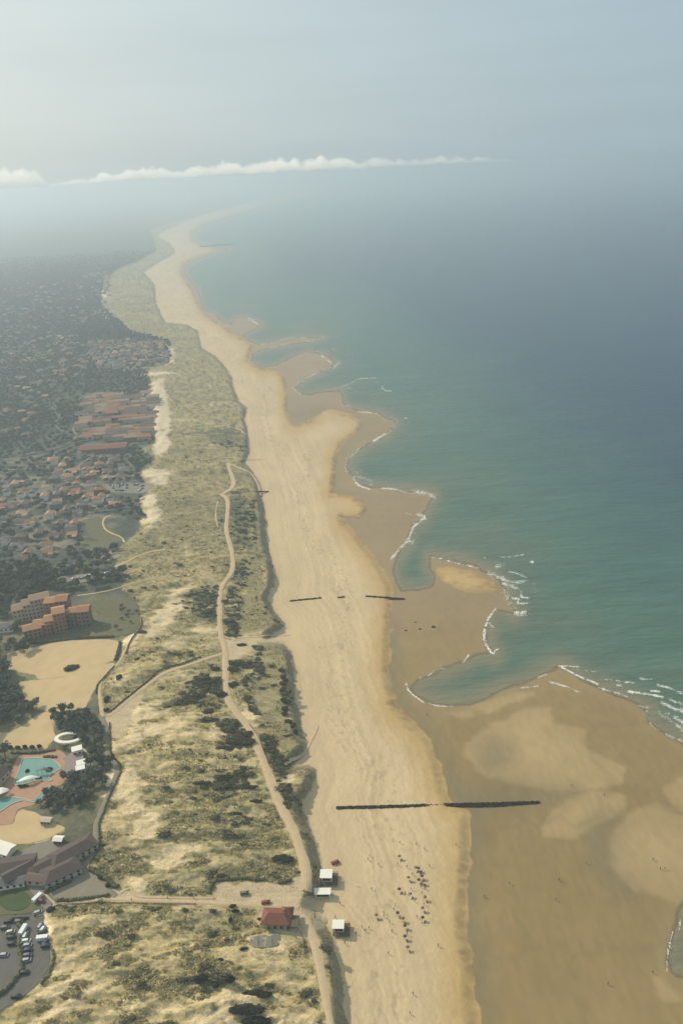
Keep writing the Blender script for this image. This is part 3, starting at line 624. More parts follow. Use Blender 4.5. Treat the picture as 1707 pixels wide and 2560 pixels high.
M_SLATE = mat_plain('slate_grey', (0.16, 0.15, 0.145), 0.8, 0.15, 1.6)
M_RED = mat_plain('red_roofing', (0.21, 0.080, 0.050), 0.8, 0.15, 1.0)
M_GLASS = mat_plain('window_glass', (0.03, 0.035, 0.04), 0.2, 0.1, 1, spec=0.6)
M_WOODD = mat_plain('weathered_wood', (0.13, 0.10, 0.065), 0.9, 0.2, 4)
M_PILE = mat_plain('dark_timber_piles', (0.045, 0.032, 0.025), 0.9, 0.3, 0.8)
M_CONC = mat_plain('concrete', (0.42, 0.38, 0.30), 0.9, 0.1, 1)
M_TYRE = mat_plain('tyre_rubber', (0.02, 0.02, 0.02), 0.8, 0.1, 4)
M_TRUNK = mat_plain('bark', (0.09, 0.065, 0.045), 0.95, 0.2, 4)
M_SKIN = mat_plain('skin', (0.38, 0.22, 0.14), 0.7, 0.05, 4)
M_FOAM = mat_plain('sea_foam', (0.82, 0.82, 0.76), 0.9, 0.04, 0.8)

def mat_leaf(name, col, dark):
    m, N, L, b = new_mat(name)
    oi = N.new('ShaderNodeObjectInfo'); mx = N.new('ShaderNodeMix'); mx.data_type = 'RGBA'
    mx.inputs['A'].default_value = (*dark, 1); mx.inputs['B'].default_value = (*col, 1)
    L.new(oi.outputs['Random'], mx.inputs['Factor'])
    tc = N.new('ShaderNodeTexCoord'); no = N.new('ShaderNodeTexNoise'); no.inputs['Scale'].default_value = 1.3
    L.new(tc.outputs['Object'], no.inputs['Vector'])
    mr = N.new('ShaderNodeMapRange'); mr.inputs['From Min'].default_value = .3; mr.inputs['From Max'].default_value = .7
    mr.inputs['To Min'].default_value = .7; mr.inputs['To Max'].default_value = 1.3; L.new(no.outputs['Fac'], mr.inputs['Value'])
    vm = N.new('ShaderNodeVectorMath'); vm.operation = 'SCALE'; L.new(mx.outputs['Result'], vm.inputs[0]); L.new(mr.outputs[0], vm.inputs['Scale'])
    L.new(vm.outputs[0], b.inputs['Base Color']); b.inputs['Roughness'].default_value = .9; b.inputs['Specular IOR Level'].default_value = .15
    return m
M_PINE = mat_leaf('pine_needles', (0.110, 0.118, 0.080), (0.064, 0.074, 0.058))
M_SHRUB = mat_leaf('shrub_leaves', (0.150, 0.140, 0.075), (0.080, 0.078, 0.045))
M_MARRAM = mat_leaf('marram_grass', (0.38, 0.315, 0.155), (0.19, 0.165, 0.08))

# ------------------------------------------------------------------ paths, roads, paved and sandy areas
PN = {'shore': 'pale sandy track winding between grassy dunes behind the beach', 'dune': 'wide sandy track curving down to the beach huts', 'south': 'straight sandy track running to the bottom edge along the dune foot',
      'cross': 'sandy path rising across the dunes to the shore track', 'north': 'narrow sandy path climbing north past the sand courts', 'pool': 'paved path bending round the pool grounds and trees',
      'loop': 'small curling path in the green behind the dunes', 'west': 'pale curved path leading to a round bush', 'wood': 'thin pale path along the wood edge', 'gap': 'narrow path at the seaward dune edge', 'gapn': 'short path through the dune gap'}
for k, (pts, w0, w1) in PATHS.items():
    ribbon('path', pts, w0, w1, M_PATH if k not in ('pool',) else M_PAVE, PN[k])
EXTRA_PATHS = [
    (z2(0, 2050, 2.613, [(350, 560), (420, 548), (560, 530), (720, 522), (1000, 527), (1300, 540), (1500, 550), (1700, 560), (1950, 575)]), 9, 14, M_PATH, 'straight sandy walkway from the car park to the beach'),
    (z2(0, 2050, 2.613, [(790, 480), (850, 445), (880, 490), (940, 505), (1200, 510), (1400, 512)]), 6, 7, M_PATH, 'raised sandy walkway beside the beach access'),
    (z2(0, 2050, 2.613, [(240, 630), (330, 600), (430, 565), (560, 548)]), 5, 5, M_PATH, 'thin footpath curving off the car park corner'),
    (z2(0, 2050, 2.613, [(290, 470), (320, 510), (360, 545)]), 6, 6, M_PATH, 'pale kerbside path by the paved plaza'),
    (z2(400, 1550, 3.136, [(970, 1135), (1050, 1110), (1120, 1060), (1170, 980), (1210, 900), (1240, 830)]), 10, 6, M_PATH, 'pale track fanning out from the dunes on to the sand'),
    (z2(400, 1550, 3.136, [(600, 140), (720, 135), (850, 128), (1020, 120)]), 8, 6, M_PATH, 'pale track leading out of the dune gap'),
    (z2(0, 1050, 3.136, [(-300, 380), (0, 325), (200, 272), (400, 232), (510, 195), (570, 160), (600, 120), (570, 60)]), 9, 5, M_ROAD, 'grey main road curving through the woods'),
    (z2(0, 1050, 3.136, [(600, 120), (690, 60), (800, 40), (1000, 30), (1180, 25)]), 4, 3, M_ROAD, 'side street between terraces'),
    (z2(0, 1050, 3.136, [(970, 190), (1130, 205), (1175, 235), (1140, 270), (1010, 290), (1000, 320), (1060, 380)]), 4, 5, M_ROAD, 'winding service road by the big red roof'),
    (z2(0, 1050, 3.136, [(0, 600), (230, 560), (330, 520), (600, 470), (800, 470)]), 4, 4, M_ROAD, 'street on the near side of the tiled estate'),
    (z2(0, 1050, 3.136, [(-100, 800), (200, 820), (400, 790), (640, 740), (900, 700), (1100, 670)]), 5, 5, M_ROAD, 'street crossing below the orange roofs'),
    (z2(0, 1050, 3.136, [(-100, 1130), (160, 1095), (230, 1060), (440, 1010), (560, 950), (640, 880)]), 5, 5, M_ROAD, 'street through the lower estate'),
    (z2(0, 1050, 3.136, [(745, 1040), (745, 1140), (700, 1145), (450, 1140), (400, 1225)]), 4, 5, M_ROAD, 'small access road beside the playing field'),
    (z2(0, 700, 3.136, [(150, 900), (380, 925), (600, 900), (830, 870), (1160, 910)]), 3, 3, M_ROAD, 'far road between woods and terraces'),
    (z2(0, 700, 3.136, [(380, 925), (400, 990), (470, 1050), (440, 1130), (480, 1180), (560, 1200)]), 3, 3, M_ROAD, 'far road looping past the terraces'),
    (z2(0, 700, 3.136, [(960, 500), (1100, 520), (1280, 490), (1340, 560), (1360, 640), (1270, 680), (1100, 690)]), 4, 5, M_PATH, 'pale sandy track round the far estate'),
    (z2(0, 1400, 3.136, [(-60, 460), (100, 475), (130, 400), (170, 350), (270, 300)]), 4, 3, M_ROAD, 'lane behind the orange apartments'),
    (z2(0, 1700, 3.484, [(0, 380), (120, 340), (260, 300), (350, 270)]), 3, 3, M_GRASS, 'grassy strip along the tree belt'),
]
EXTRA_PATHS += [
    ([(430, 1020), (455, 1014), (505, 1008), (550, 1004)], 3, 3, M_PATH, 'short pale path high on the grassy dunes'),
    ([(500, 1148), (560, 1143), (600, 1146), (660, 1150)], 4, 4, M_PATH, 'pale cross track near the top of the shore track'),
    ([(548, 1062), (590, 1070), (618, 1088)], 4, 4, M_PATH, 'pale curved path above the dark scrub'),
    ([(545, 1252), (540, 1290), (546, 1320)], 4, 4, M_PATH, 'thin path beside the shore track')]
for pts, w0, w1, mt, lb in EXTRA_PATHS:
    ribbon('road' if mt is M_ROAD else 'path', pts, w0, w1, mt, lb, jit=0.05 if mt is M_ROAD else 0.12)
CARPARK = [(-260, 2290), (-100, 2294), (0, 2296), (60, 2292), (95, 2290), (112, 2312), (126, 2375), (119, 2433), (96, 2463), (38, 2507), (0, 2530), (-120, 2590), (-260, 2640)]
patch('car_park', CARPARK, M_ASPH, 'grey asphalt car park with a curved edge', 0.16)
patch('lawn', [(38 + 40 * math.cos(a), 2251 + 27 * math.sin(a)) for a in np.arange(0, 6.28, .45)], M_LAWN, 'round green lawn by the car park', 0.30)
patch('grass_verge', z2(0, 2050, 2.613, [(-60, 440), (60, 425), (170, 445), (260, 520), (270, 600), (180, 612), (0, 625), (-60, 630)]), M_GRASS, 'olive grass verge round the lawn', 0.16)
patch('plaza', z2(0, 2050, 2.613, [(360, 520), (330, 470), (420, 430), (540, 360), (620, 400), (690, 460), (700, 485), (560, 500)]), M_PAVE, 'pale paved plaza with a pointed end', 0.16)
patch('plaza', z2(0, 2050, 2.613, [(90, 225), (220, 165), (340, 135), (460, 175), (420, 200), (290, 280), (200, 275)]), M_ROAD, 'grey yard between the dark-roofed shops', 0.16)
patch('plaza', z2(0, 2050, 2.613, [(170, 290), (240, 300), (330, 420), (290, 470), (340, 545), (300, 590), (230, 500), (180, 440), (150, 400)]), M_ROAD, 'grey street in front of the shops', 0.2)
patch('concrete_pad', [(626, 2341), (661, 2335), (672, 2341), (699, 2335), (691, 2364), (634, 2368)], mat_plain('grey_concrete', (0.20, 0.19, 0.15), .9, .05, .5), 'plain grey concrete slab below the red-roofed kiosk', 0.25)
patch('parking_lot', z2(0, 1050, 3.136, [(830, 540), (930, 490), (1160, 495), (1200, 520), (1120, 575), (960, 570), (850, 570)]), M_ROAD, 'grey parking lot beside the tiled estate', 0.3)
patch('sports_field', z2(0, 1050, 3.136, [(640, 960), (860, 945), (870, 1000), (700, 1030), (630, 1010)]), M_GRASS, 'pale green sports field', 0.3)
patch('sports_field', z2(0, 1050, 3.136, [(770, 1045), (930, 1015), (945, 1080), (780, 1110)]), M_PAVE, 'tan square court by the field', 0.3)
patch('parking_lot', z2(0, 1050, 3.136, [(430, 1235), (640, 1210), (890, 1185), (925, 1220), (700, 1265), (490, 1300)]), M_PAVE, 'long tan gravel lot among the trees', 0.3)
patch('grass_verge', z2(0, 1050, 3.136, [(650, 790), (780, 760), (860, 850), (960, 920), (920, 960), (760, 940), (700, 900)]), M_GRASS, 'green by the curling path', 0.25)
patch('grass_verge', z2(0, 1400, 3.136, [(560, 330), (760, 320), (960, 320), (1080, 380), (1100, 480), (1040, 580), (800, 610), (640, 600), (820, 450), (720, 400)]), M_GRASS, 'grassy grounds beside the orange apartments', 0.25)

# pool grounds
for p_, lb_ in zip(SAND_COURTS, ('upper sand court with a lone dark bush', 'broad sand court left of the narrow path', 'long sand court above the pool grounds', 'sand court between the pools and the shops')):
    patch('sand_court', p_, M_COURT, lb_, 0.14)
DECKP = z2(0, 1700, 3.484, [(150, 690), (210, 655), (360, 655), (500, 610), (570, 650), (620, 720), (630, 800), (570, 880), (520, 920), (430, 925), (400, 990), (330, 1060), (280, 1095), (160, 1130), (110, 1250), (-20, 1262), (-160, 1250), (-200, 1020), (-20, 930), (50, 890)])
patch('pool_deck', DECKP, M_DECK, 'terracotta deck round the swimming pools', 0.15)
for poly, lb in ((z2(0, 1700, 3.484, [(200, 692), (300, 682), (390, 690), (470, 700), (535, 765), (490, 800), (430, 850), (455, 880), (330, 880), (240, 905), (130, 915), (165, 800)]), 'large teal swimming pool with white canopies'),
                 (z2(0, 1700, 3.484, [(-200, 1120), (-60, 1060), (0, 1040), (60, 1020), (200, 1035), (290, 1050), (360, 990), (405, 940), (440, 930), (450, 985), (380, 1040), (300, 1066), (200, 1052), (90, 1092), (0, 1150), (-200, 1230)]), 'narrow winding teal pool below the big one')):
    w = patch('swimming_pool', poly, M_POOL, lb, 0.32, kind='thing', cat='pool')
    X, Y, Z = ground([p[0] for p in smooth_line(poly + [poly[0]], 4)], [p[1] for p in smooth_line(poly + [poly[0]], 4)])
    c = MB()
    for i in range(len(X) - 1):
        a = Vector((X[i], Y[i], Z[i] + .30)); b_ = Vector((X[i + 1], Y[i + 1], Z[i + 1] + .30)); d = (b_ - a)
        if d.length > .05: c.box(tuple((a + b_) / 2), (d.length + .1, .55, .4), math.atan2(d.y, d.x))
    co = c.build('coping', M_CREAM, w)

# ------------------------------------------------------------------ buildings
def gable(mb, w, d, z, rise, ov=0.5, th=0.25, hip=0.0):
    x = w / 2 + ov; y = d / 2 + ov; r = x - hip * d / 2
    V = [(-x, -y, z), (x, -y, z), (x, y, z), (-x, y, z), (-r, 0, z + rise), (r, 0, z + rise)]
    V += [(a, b, c + th) for a, b, c in V]
    F_ = [(0, 1, 5, 4), (2, 3, 4, 5), (1, 2, 5), (3, 0, 4)]
    top = [tuple(i + 6 for i in f) for f in F_]; bot = [f[::-1] for f in F_]
    rim = [(0, 1, 7, 6), (1, 2, 8, 7), (2, 3, 9, 8), (3, 0, 6, 9)]
    return mb.add(V, top + bot + rim)
def gable_wall(mb, w, d, h, rise, hip=0.0):
    x, y = w / 2, d / 2; mb.box((0, 0, h / 2 - 1.0), (w, d, h + 2.0))
    if hip < .3:
        mb.add([(-x, -y, h), (-x, y, h), (-x, 0, h + rise * .95), (x, -y, h), (x, y, h), (x, 0, h + rise * .95)], [(0, 2, 1), (3, 4, 5), (0, 3, 5, 2), (1, 2, 5, 4)])
    return mb
def windows(parent, w, d, h, storeys, nx, name='window', faces=(-1, 1), zb=0.0):
    fh = h / storeys; me = bpy.data.meshes.get('window_unit')
    if me is None: me = MB().box((0, 0, 0), (1.3, 0.12, 1.4)).mesh('window_unit', M_GLASS)
    for s in range(storeys):
        for i in range(nx):
            for fc_ in faces:
                o = link(name, me, parent, ((i + .5) / nx * w - w / 2, fc_ * (d / 2 + .02), zb + (s + .55) * fh))
VARS = {}
def house_meshes(sz, roof, wallm):
    k = (sz, roof.name, wallm.name)
    if k not in VARS:
        w, d, h, r, hip = {0: (10, 7, 3.2, 2.0, 0), 1: (11, 8, 5.2, 2.2, 1.0), 2: (8, 7, 5.0, 2.1, 0), 3: (19, 8, 5.4, 2.2, 0), 4: (13, 9, 3.4, 2.2, 1.0)}[sz]
        wl = gable_wall(MB(), w, d, h, r, hip)
        if sz in (0, 4): wl.box((w * .28, -d / 2 - 2.2, 1.0), (w * .4, 4.6, 4.0))
        rf = gable(MB(), w, d, h, r, hip=hip)
        if sz in (0, 4): rf.add([(w * .05, -d / 2 - 4.9, 3.1), (w * .51, -d / 2 - 4.9, 3.1), (w * .51, -d / 2 + .2, 3.6), (w * .05, -d / 2 + .2, 3.6), (w * .05, -d / 2 - 4.9, 2.9), (w * .51, -d / 2 - 4.9, 2.9), (w * .51, -d / 2 + .2, 3.4), (w * .05, -d / 2 + .2, 3.4)], [(0, 1, 2, 3), (7, 6, 5, 4), (0, 4, 5, 1), (1, 5, 6, 2), (3, 2, 6, 7), (0, 3, 7, 4)])
        ch = MB().box((w * .2, d * .12, h + r), (.8, .8, 1.8))
        VARS[k] = (wl.mesh('wall', wallm), rf.mesh('roof', roof), ch.mesh('chimney', M_CREAM))
    return VARS[k]

# candidate places in the settlement, on a jittered world grid
def wgrid(sp, x0, x1, y0, y1, ang, jit, sd):
    q = np.random.default_rng(sd); a = np.arange(x0, x1, sp[0]); b = np.arange(y0, y1, sp[1]); A, B = np.meshgrid(a, b)
    A = A + q.uniform(-jit, jit, A.shape) * sp[0]; B = B + q.uniform(-jit, jit, B.shape) * sp[1]
    cx, cy = (x0 + x1) / 2, (y0 + y1) / 2; c, s = math.cos(ang), math.sin(ang)
    X = cx + (A - cx) * c - (B - cy) * s; Y = cy + (A - cx) * s + (B - cy) * c
    return X.ravel(), Y.ravel()
ZT = {
 'estate': (z2(0, 1050, 3.136, [(400, 300), (640, 250), (900, 290), (1010, 400), (980, 470), (820, 560), (960, 640), (900, 690), (560, 740), (400, 680), (100, 600), (-200, 620), (-200, 520), (380, 480), (330, 400)]), .80),
 'lower': (z2(0, 1050, 3.136, [(-200, 640), (300, 620), (560, 740), (640, 850), (560, 940), (420, 1050), (330, 1130), (150, 1150), (-200, 1140)]), .62),
 'rows': (z2(0, 700, 3.136, [(640, 960), (800, 880), (1180, 880), (1240, 1000), (1230, 1150), (1200, 1240), (700, 1250), (560, 1170), (640, 1100)]), .75),
 'farest': (z2(0, 700, 3.136, [(700, 480), (1280, 490), (1340, 640), (1080, 690), (780, 700), (700, 600)]), .7),
 'fields': (z2(0, 700, 3.136, [(60, 440), (700, 440), (700, 680), (560, 880), (400, 900), (330, 1180), (200, 1220), (100, 900), (0, 800)]), .22),
 'woods': (z2(0, 700, 3.136, [(-400, 100), (800, -20), (860, 260), (640, 420), (60, 440), (-60, 900), (250, 1250), (-600, 1250)]), .10),
 'shore': (z2(0, 700, 3.136, [(740, -160), (860, -160), (860, 130), (720, 200), (560, 240), (600, 330), (740, 330), (560, 120)]), .55),
 'farcoast': ([(270, 630), (330, 600), (400, 590), (440, 610), (400, 645), (350, 665), (290, 670)], .35),
}
RED_HALL = (262, 1118)
hx, hy = [], []; houses = []
X, Y = wgrid((16, 14.5), -1900, 500, 560, 3400, R(7), .22, 5)
px, py = project(X, Y, np.full(X.shape, 6.0)); q = np.random.default_rng(8); rr = q.uniform(0, 1, X.shape)
zone = np.full(X.shape, '', dtype=object); keep = np.zeros(X.shape, bool)
for k, (poly, pr) in ZT.items():
    i = pip(px, py, poly) & (zone == ''); zone[i] = k; keep |= i & (rr < pr)
road_px = np.full(px.shape, 1e9)
for pts, w0, w1, mt, lb in EXTRA_PATHS:
    if mt is M_ROAD: road_px = np.minimum(road_px, dpoly(px, py, pts))
keep &= road_px > 4
NOB = [z2(0, 1050, 3.136, [(800, 500), (930, 470), (1250, 480), (1200, 590), (900, 590)]), z2(0, 1050, 3.136, [(640, 140), (1000, 150), (1000, 260), (650, 260)])]
for p in NOB: keep &= ~pip(px, py, p)
keep &= (px > -260)
idx = np.nonzero(keep)[0]; idx = idx[np.argsort(Y[idx])]
zt = terrain_z(X[idx], Y[idx])
inview = (px[idx] > -12) & (px[idx] < 600)
ROOFS = {'terracotta': M_TERRA, 'pale clay': M_TERRAL, 'brown-tiled': M_TERRAD, 'grey': M_SLATE}
WALLS = {'cream': M_CREAM, 'white': M_WHITE, 'pink': M_PINK}
ZN = {'estate': 'of the dense estate', 'lower': 'of the estate by the pine wood', 'rows': 'of the terraced streets', 'farest': 'of the pale-tracked far estate',
      'fields': 'of the wooded quarter', 'woods': 'of the distant woods', 'shore': 'of the far dune edge', 'farcoast': 'of the far headland'}
SZN = {0: 'low L-shaped', 1: 'hip-roofed two-storey', 2: 'small two-storey', 3: 'long terraced', 4: 'wide single-storey'}
far_m = {}
def zpos(poly, x, y):
    xs = [max(p[0], 0) for p in poly]; ys = [p[1] for p in poly]; u = (x - min(xs)) / (max(xs) - min(xs)); v = (y - min(ys)) / (max(ys) - min(ys))
    a = 'back' if v < .33 else 'front' if v > .66 else 'middle'; b = 'left' if u < .25 else 'centre-left' if u < .5 else 'centre-right' if u < .75 else 'right'
    return f'{a} {b}'
n_ind = 0
for j, i in enumerate(idx):
    z_ = zone[i]; r1 = q.random()
    inorange = pip(np.array([px[i]]), np.array([py[i]]), z2(0, 1050, 3.136, [(490, 545), (760, 545), (900, 575), (880, 620), (520, 620)]))[0]
    rname = q.choice(['terracotta', 'pale clay', 'brown-tiled', 'grey'], p=[.26, .22, .30, .22])
    if inorange: rname = 'terracotta'
    if z_ == 'rows': rname = q.choice(['terracotta', 'brown-tiled', 'pale clay'], p=[.35, .35, .3])
    wname = q.choice(['cream', 'white', 'pink'], p=[.45, .35, .2]); sz = int(q.choice([0, 1, 2, 4], p=[.3, .25, .25, .2]))
    if z_ == 'rows': sz = 3
    rz = R(7) + (math.pi / 2 if q.random() < .35 and z_ != 'rows' else 0) + q.uniform(-.12, .12)
    wl, rf, ch = house_meshes(sz, ROOFS[rname], WALLS[wname])
    if inview[j] and n_ind < 298:
        n_ind += 1
        pos = zpos(ZT[z_][0], px[i], py[i])
        t = empty('house', (X[i], Y[i], zt[j] + .2), rz, f'{SZN[sz]} {wname} house, {rname} roof, {pos} {ZN[z_]}', 'house', f'{SZN[sz]} {wname} {rname} houses {pos} {ZN[z_]}')
        link('wall', wl, t); rfo = link('roof', rf, t)
        if j < 260: link('chimney', ch, rfo)
    else:
        for me_, mt in ((wl, WALLS[wname]), (rf, ROOFS[rname])):
            V, Fs = far_m.setdefault(mt.name, ([], [])); b0 = sum(len(a) for a in V)
            co = np.empty(len(me_.vertices) * 3, np.float32); me_.vertices.foreach_get('co', co); co = co.reshape(-1, 3)
            c, s = math.cos(rz), math.sin(rz); V.append(np.stack([X[i] + co[:, 0] * c - co[:, 1] * s, Y[i] + co[:, 0] * s + co[:, 1] * c, zt[j] + .2 + co[:, 2]], 1))
            Fs += [tuple(b0 + v for v in p.vertices) for p in me_.polygons]
mb = MB(); mi = []; mats = []
for k, (V, Fs) in far_m.items():
    b0 = len(mb.v); mb.v += [tuple(p) for a in V for p in a]; mb.f += [tuple(b0 + v for v in f) for f in Fs]; mi += [len(mats)] * len(Fs); mats.append(bpy.data.materials[k])
if mats:
    me = mb.mesh('far_houses', mats[0]); [me.materials.append(m_) for m_ in mats[1:]]; me.polygons.foreach_set('material_index', mi)
    tag(link('far_houses', me), 'hundreds of tiny roofs scattered in the hazy distance', None, None, 'stuff')
HX, HY = X[idx], Y[idx]
print('houses', len(idx), n_ind)

def building(px_, py_, w, d, h, rise, rz, wallm, roofm, label, hip=0.0, storeys=1, nx=4, flat=False, cat='building', name='building', chim=0, zoff=0.0):
    g = G(px_, py_); t = empty(name, (g.x, g.y, g.z + .15 + zoff), R(rz), label, cat)
    if flat:
        wl = MB().box((0, 0, h / 2 - .6), (w, d, h + 1.2)).build('wall', wallm, t); MB().box((0, 0, h + .15), (w + .8, d + .8, .3)).build('roof', roofm, t)
    else:
        wl = gable_wall(MB(), w, d, h, rise, hip).build('wall', wallm, t); rf = gable(MB(), w, d, h, rise, hip=hip).build('roof', roofm, t)
        for c in range(chim): MB().box(((c - .5 * (chim - 1)) * 4 + 1, d * .15, h + rise), (.8, .8, 1.8)).build('chimney', M_CREAM, rf)
    windows(wl, w, d, h, storeys, nx); return t
# big red hall
building(262, 1127, 62, 22, 6, 2.5, 3, M_PINK, M_RED, 'long low hall with a plain red roof above the tiled estate', storeys=1, nx=10, cat='hall', name='hall')
building(372, 1090, 16, 14, 9, 2.5, 3, M_CREAM, M_TERRAD, 'tall brown-roofed block at the end of the terraced streets beside bare sand', storeys=3, nx=3)

# orange holiday apartments: stepped blocks
def stepped(label, blocks):
    g = G(*blocks[0][:2]); t = empty('apartment_building', g, 0, label, 'apartment building')
    for (bx, by, w, d, h, rise, rz, wm, rm) in blocks:
        p = G(bx, by) - g
        wl = gable_wall(MB(), w, d, h, rise).build('wall', wm, t, loc=p, rz=R(rz))
        gable(MB(), w, d, h, rise, ov=.6).build('roof', rm, t, loc=p, rz=R(rz))
        windows(wl, w, d, h, max(1, int(h / 3)), max(2, int(w / 3)))
    return t
stepped('tall stepped apartment block with pale sloping roof and shaded front, uphill of the others', [(62, 1545, 15, 11, 11, 2.5, 22, M_CREAM, M_TERRAL), (84, 1541, 12, 11, 14, 2.6, 22, M_CREAM, M_TERRAL), (108, 1536, 15, 11, 17, 2.6, 22, M_CREAM, M_TERRAL)])
stepped('orange apartment tower with flat-toned gable between two stepped blocks', [(141, 1542, 11, 11, 16, 2.0, 5, M_ORANGE, M_ORROOF), (166, 1540, 9, 12, 17, 2.0, 5, M_PINK, M_TERRA)])
stepped('orange apartment block stepping down towards the sand courts', [(156, 1572, 9, 12, 17, 2.2, 18, M_ORANGE, M_ORROOF), (136, 1577, 10, 11, 12, 2.2, 15, M_ORANGE, M_ORROOF), (113, 1583, 13, 10, 10, 2.2, 8, M_ORANGE, M_ORROOF), (86, 1592, 13, 10, 9, 2.2, 22, M_ORANGE, M_ORROOF)])
stepped('right-hand orange apartment wing with a tiled roof and dark end block', [(178, 1562, 10, 9, 11, 2, 5, M_PINK, M_ORROOF), (197, 1560, 10, 9, 13, 2, 8, M_PINK, M_ORROOF), (217, 1560, 9, 11, 14, 2, 5, M_PINK, M_TERRA)])

# village at lower left
building(186, 2140, 23, 10, 3.8, 2.0, 38, M_CREAM, M_DARKROOF, 'long dark brown-roofed shop building next to the path bend', storeys=2, nx=7, hip=.8)
building(142, 2162, 20, 9, 3.4, 1.8, 36, M_CREAM, M_DARKROOF, 'brown-roofed shop with pale eaves in the middle of the row', storeys=1, nx=6)
building(156, 2188, 18, 11, 3.8, 2.0, 32, M_CREAM, M_DARKROOF, 'grey-roofed shop block facing the plaza', storeys=2, nx=5, hip=.8)
building(106, 2190, 12, 7, 3.0, 1.5, -12, M_PINK, M_DARKROOF, 'low brown-roofed shop at the end of the row', nx=4)
building(102, 2205, 12, 5, 3.0, 1.4, -10, M_CREAM, M_TERRAD, 'small pale-fronted annex below the shops', nx=3)
building(36, 2178, 22, 11, 3.6, 2.0, 8, M_CREAM, M_DARKROOF, 'broad brown-roofed restaurant with a red patch of roof at the left', nx=6)
building(50, 2194, 14, 7, 4.0, 2.0, 38, M_WHITE, M_DARKROOF, 'slate-roofed gabled house crossing the restaurant', nx=4, storeys=2)
building(26, 2212, 16, 6, 3.0, 1.5, 5, M_WHITE, M_SLATE, 'flat-looking slate lean-to above the round lawn', nx=5)
building(0, 2128, 17, 7, 3.2, 1.2, -22, M_WHITE, M_WHITE, 'white-roofed pavilion at the left edge below the big sand court', nx=5)
building(149, 2106, 4.6, 3.2, 2.4, .8, -8, M_TERRAD, M_WHITE, 'small shed with a pale roof below the trees', nx=2)
building(118, 2058, 5.6, 3, 2.4, .5, -8, M_CREAM, M_CREAM, 'cream caravan-like cabin at the edge of the sand court', nx=3, cat='cabin', name='cabin')
building(-12, 1960, 16, 10, 5, 2.2, 70, M_CREAM, M_DARKROOF, 'dark-roofed house among trees left of the pools', nx=4)
building(15, 1575, 14, 9, 4.0, 2.0, 8, M_WHITE, M_SLATE, 'small pale house left of the orange apartments', nx=4)

# pool grounds: arc building, canopies, ring
def arc_pts(cx, cy, r0, r1, a0, a1, n): return [(cx + r0 * math.cos(a0 + (a1 - a0) * i / n), cy + r0 * math.sin(a0 + (a1 - a0) * i / n)) for i in range(n + 1)] + [(cx + r1 * math.cos(a1 - (a1 - a0) * i / n), cy + r1 * math.sin(a1 - (a1 - a0) * i / n)) for i in range(n + 1)]
gc = G(140, 1925); g2 = G(196, 1910); RR = (g2 - gc).length
t = empty('arc_building', gc, 0, 'curved pool building with a lilac-grey roof hugging the terracotta deck', 'building')
M_LILAC = mat_plain('lilac_roofing', (0.27, 0.215, 0.20), .8, .1, .8)
MB().prism(arc_pts(0, 0, RR - 6, RR + 3, R(-38), R(52), 14), -1, 3.6).build('wall', M_CREAM, t)
MB().prism(arc_pts(0, 0, RR - 7, RR + 3.6, R(-40), R(54), 14), 3.6, 4.0).build('roof', M_LILAC, t)
MB().prism(arc_pts(0, 0, RR + 6.0, RR + 7.4, R(-42), R(66), 16), -1, 2.2).build('terrace_wall', M_CREAM, t)
for bx, by, w, d, lb in ((196, 1887, 5.5, 4.2, 'white flat canopy on the upper part of the arc building'), (208, 1922, 5.2, 4, 'white flat canopy on the lower part of the arc building'), (205, 1935, 4.5, 4, 'cream flat roofed bar beside the arc building')):
    building(bx, by, w, d, 4.6, .4, 20, M_WHITE, M_WHITE, lb, flat=True, nx=2, cat='canopy', name='canopy')
gr_ = G(176, 1858); t = empty('water_slide_ring', gr_, 0, 'white oval ring structure with green centre above the pools', 'slide')
o_ = [(9.0 * math.cos(a), 5.6 * math.sin(a)) for a in np.linspace(R(60), R(345), 26)]; i_ = [(6.4 * math.cos(a), 3.4 * math.sin(a)) for a in np.linspace(R(345), R(60), 26)]
MB().prism(o_ + i_, 3.6, 4.6).build('trough', M_WHITE, t)
for a in (80, 130, 180, 230, 280, 330): MB().cyl((7.6 * math.cos(R(a)), 4.5 * math.sin(R(a)), -1), (7.6 * math.cos(R(a)), 4.5 * math.sin(R(a)), 3.7), .22, n=6).build('support', M_CONC, t)
for bx, by, w, d, rz, lb in ((74, 1957, 13, 3.4, 14, 'long white shade sail across the middle of the pool'), (6, 1990, 9, 6, 25, 'white shade sail at the left edge over the lower pool'), (112, 1935, 9, 3.2, 0, 'grey thatched hut roof on the pool island')):
    g = G(bx, by); t = empty('shade_sail', g, R(rz), lb, 'canopy')
    s = MB(); nx = 10; 
    for i in range(nx + 1):
        u = i / nx * 2 - 1; wd = d * (1 - .75 * abs(u) ** 1.5) / 2; zc = 3.4 + .9 * math.cos(u * 2.2)
        s.v += [(u * w / 2, -wd, zc - .5), (u * w / 2, 0, zc), (u * w / 2, wd, zc - .5)]
    s.f = [(3 * i + k, 3 * i + 3 + k, 3 * i + 4 + k, 3 * i + 1 + k) for i in range(nx) for k in (0, 1)]
    s.build('sail', M_WHITE if 'grey' not in lb else M_SLATE, t, smooth=True)
    for u in (-.9, -.3, .3, .9): MB().cyl((u * w / 2, 0, -1), (u * w / 2, 0, 3.4), .12, n=6).build('post', M_CONC, t)

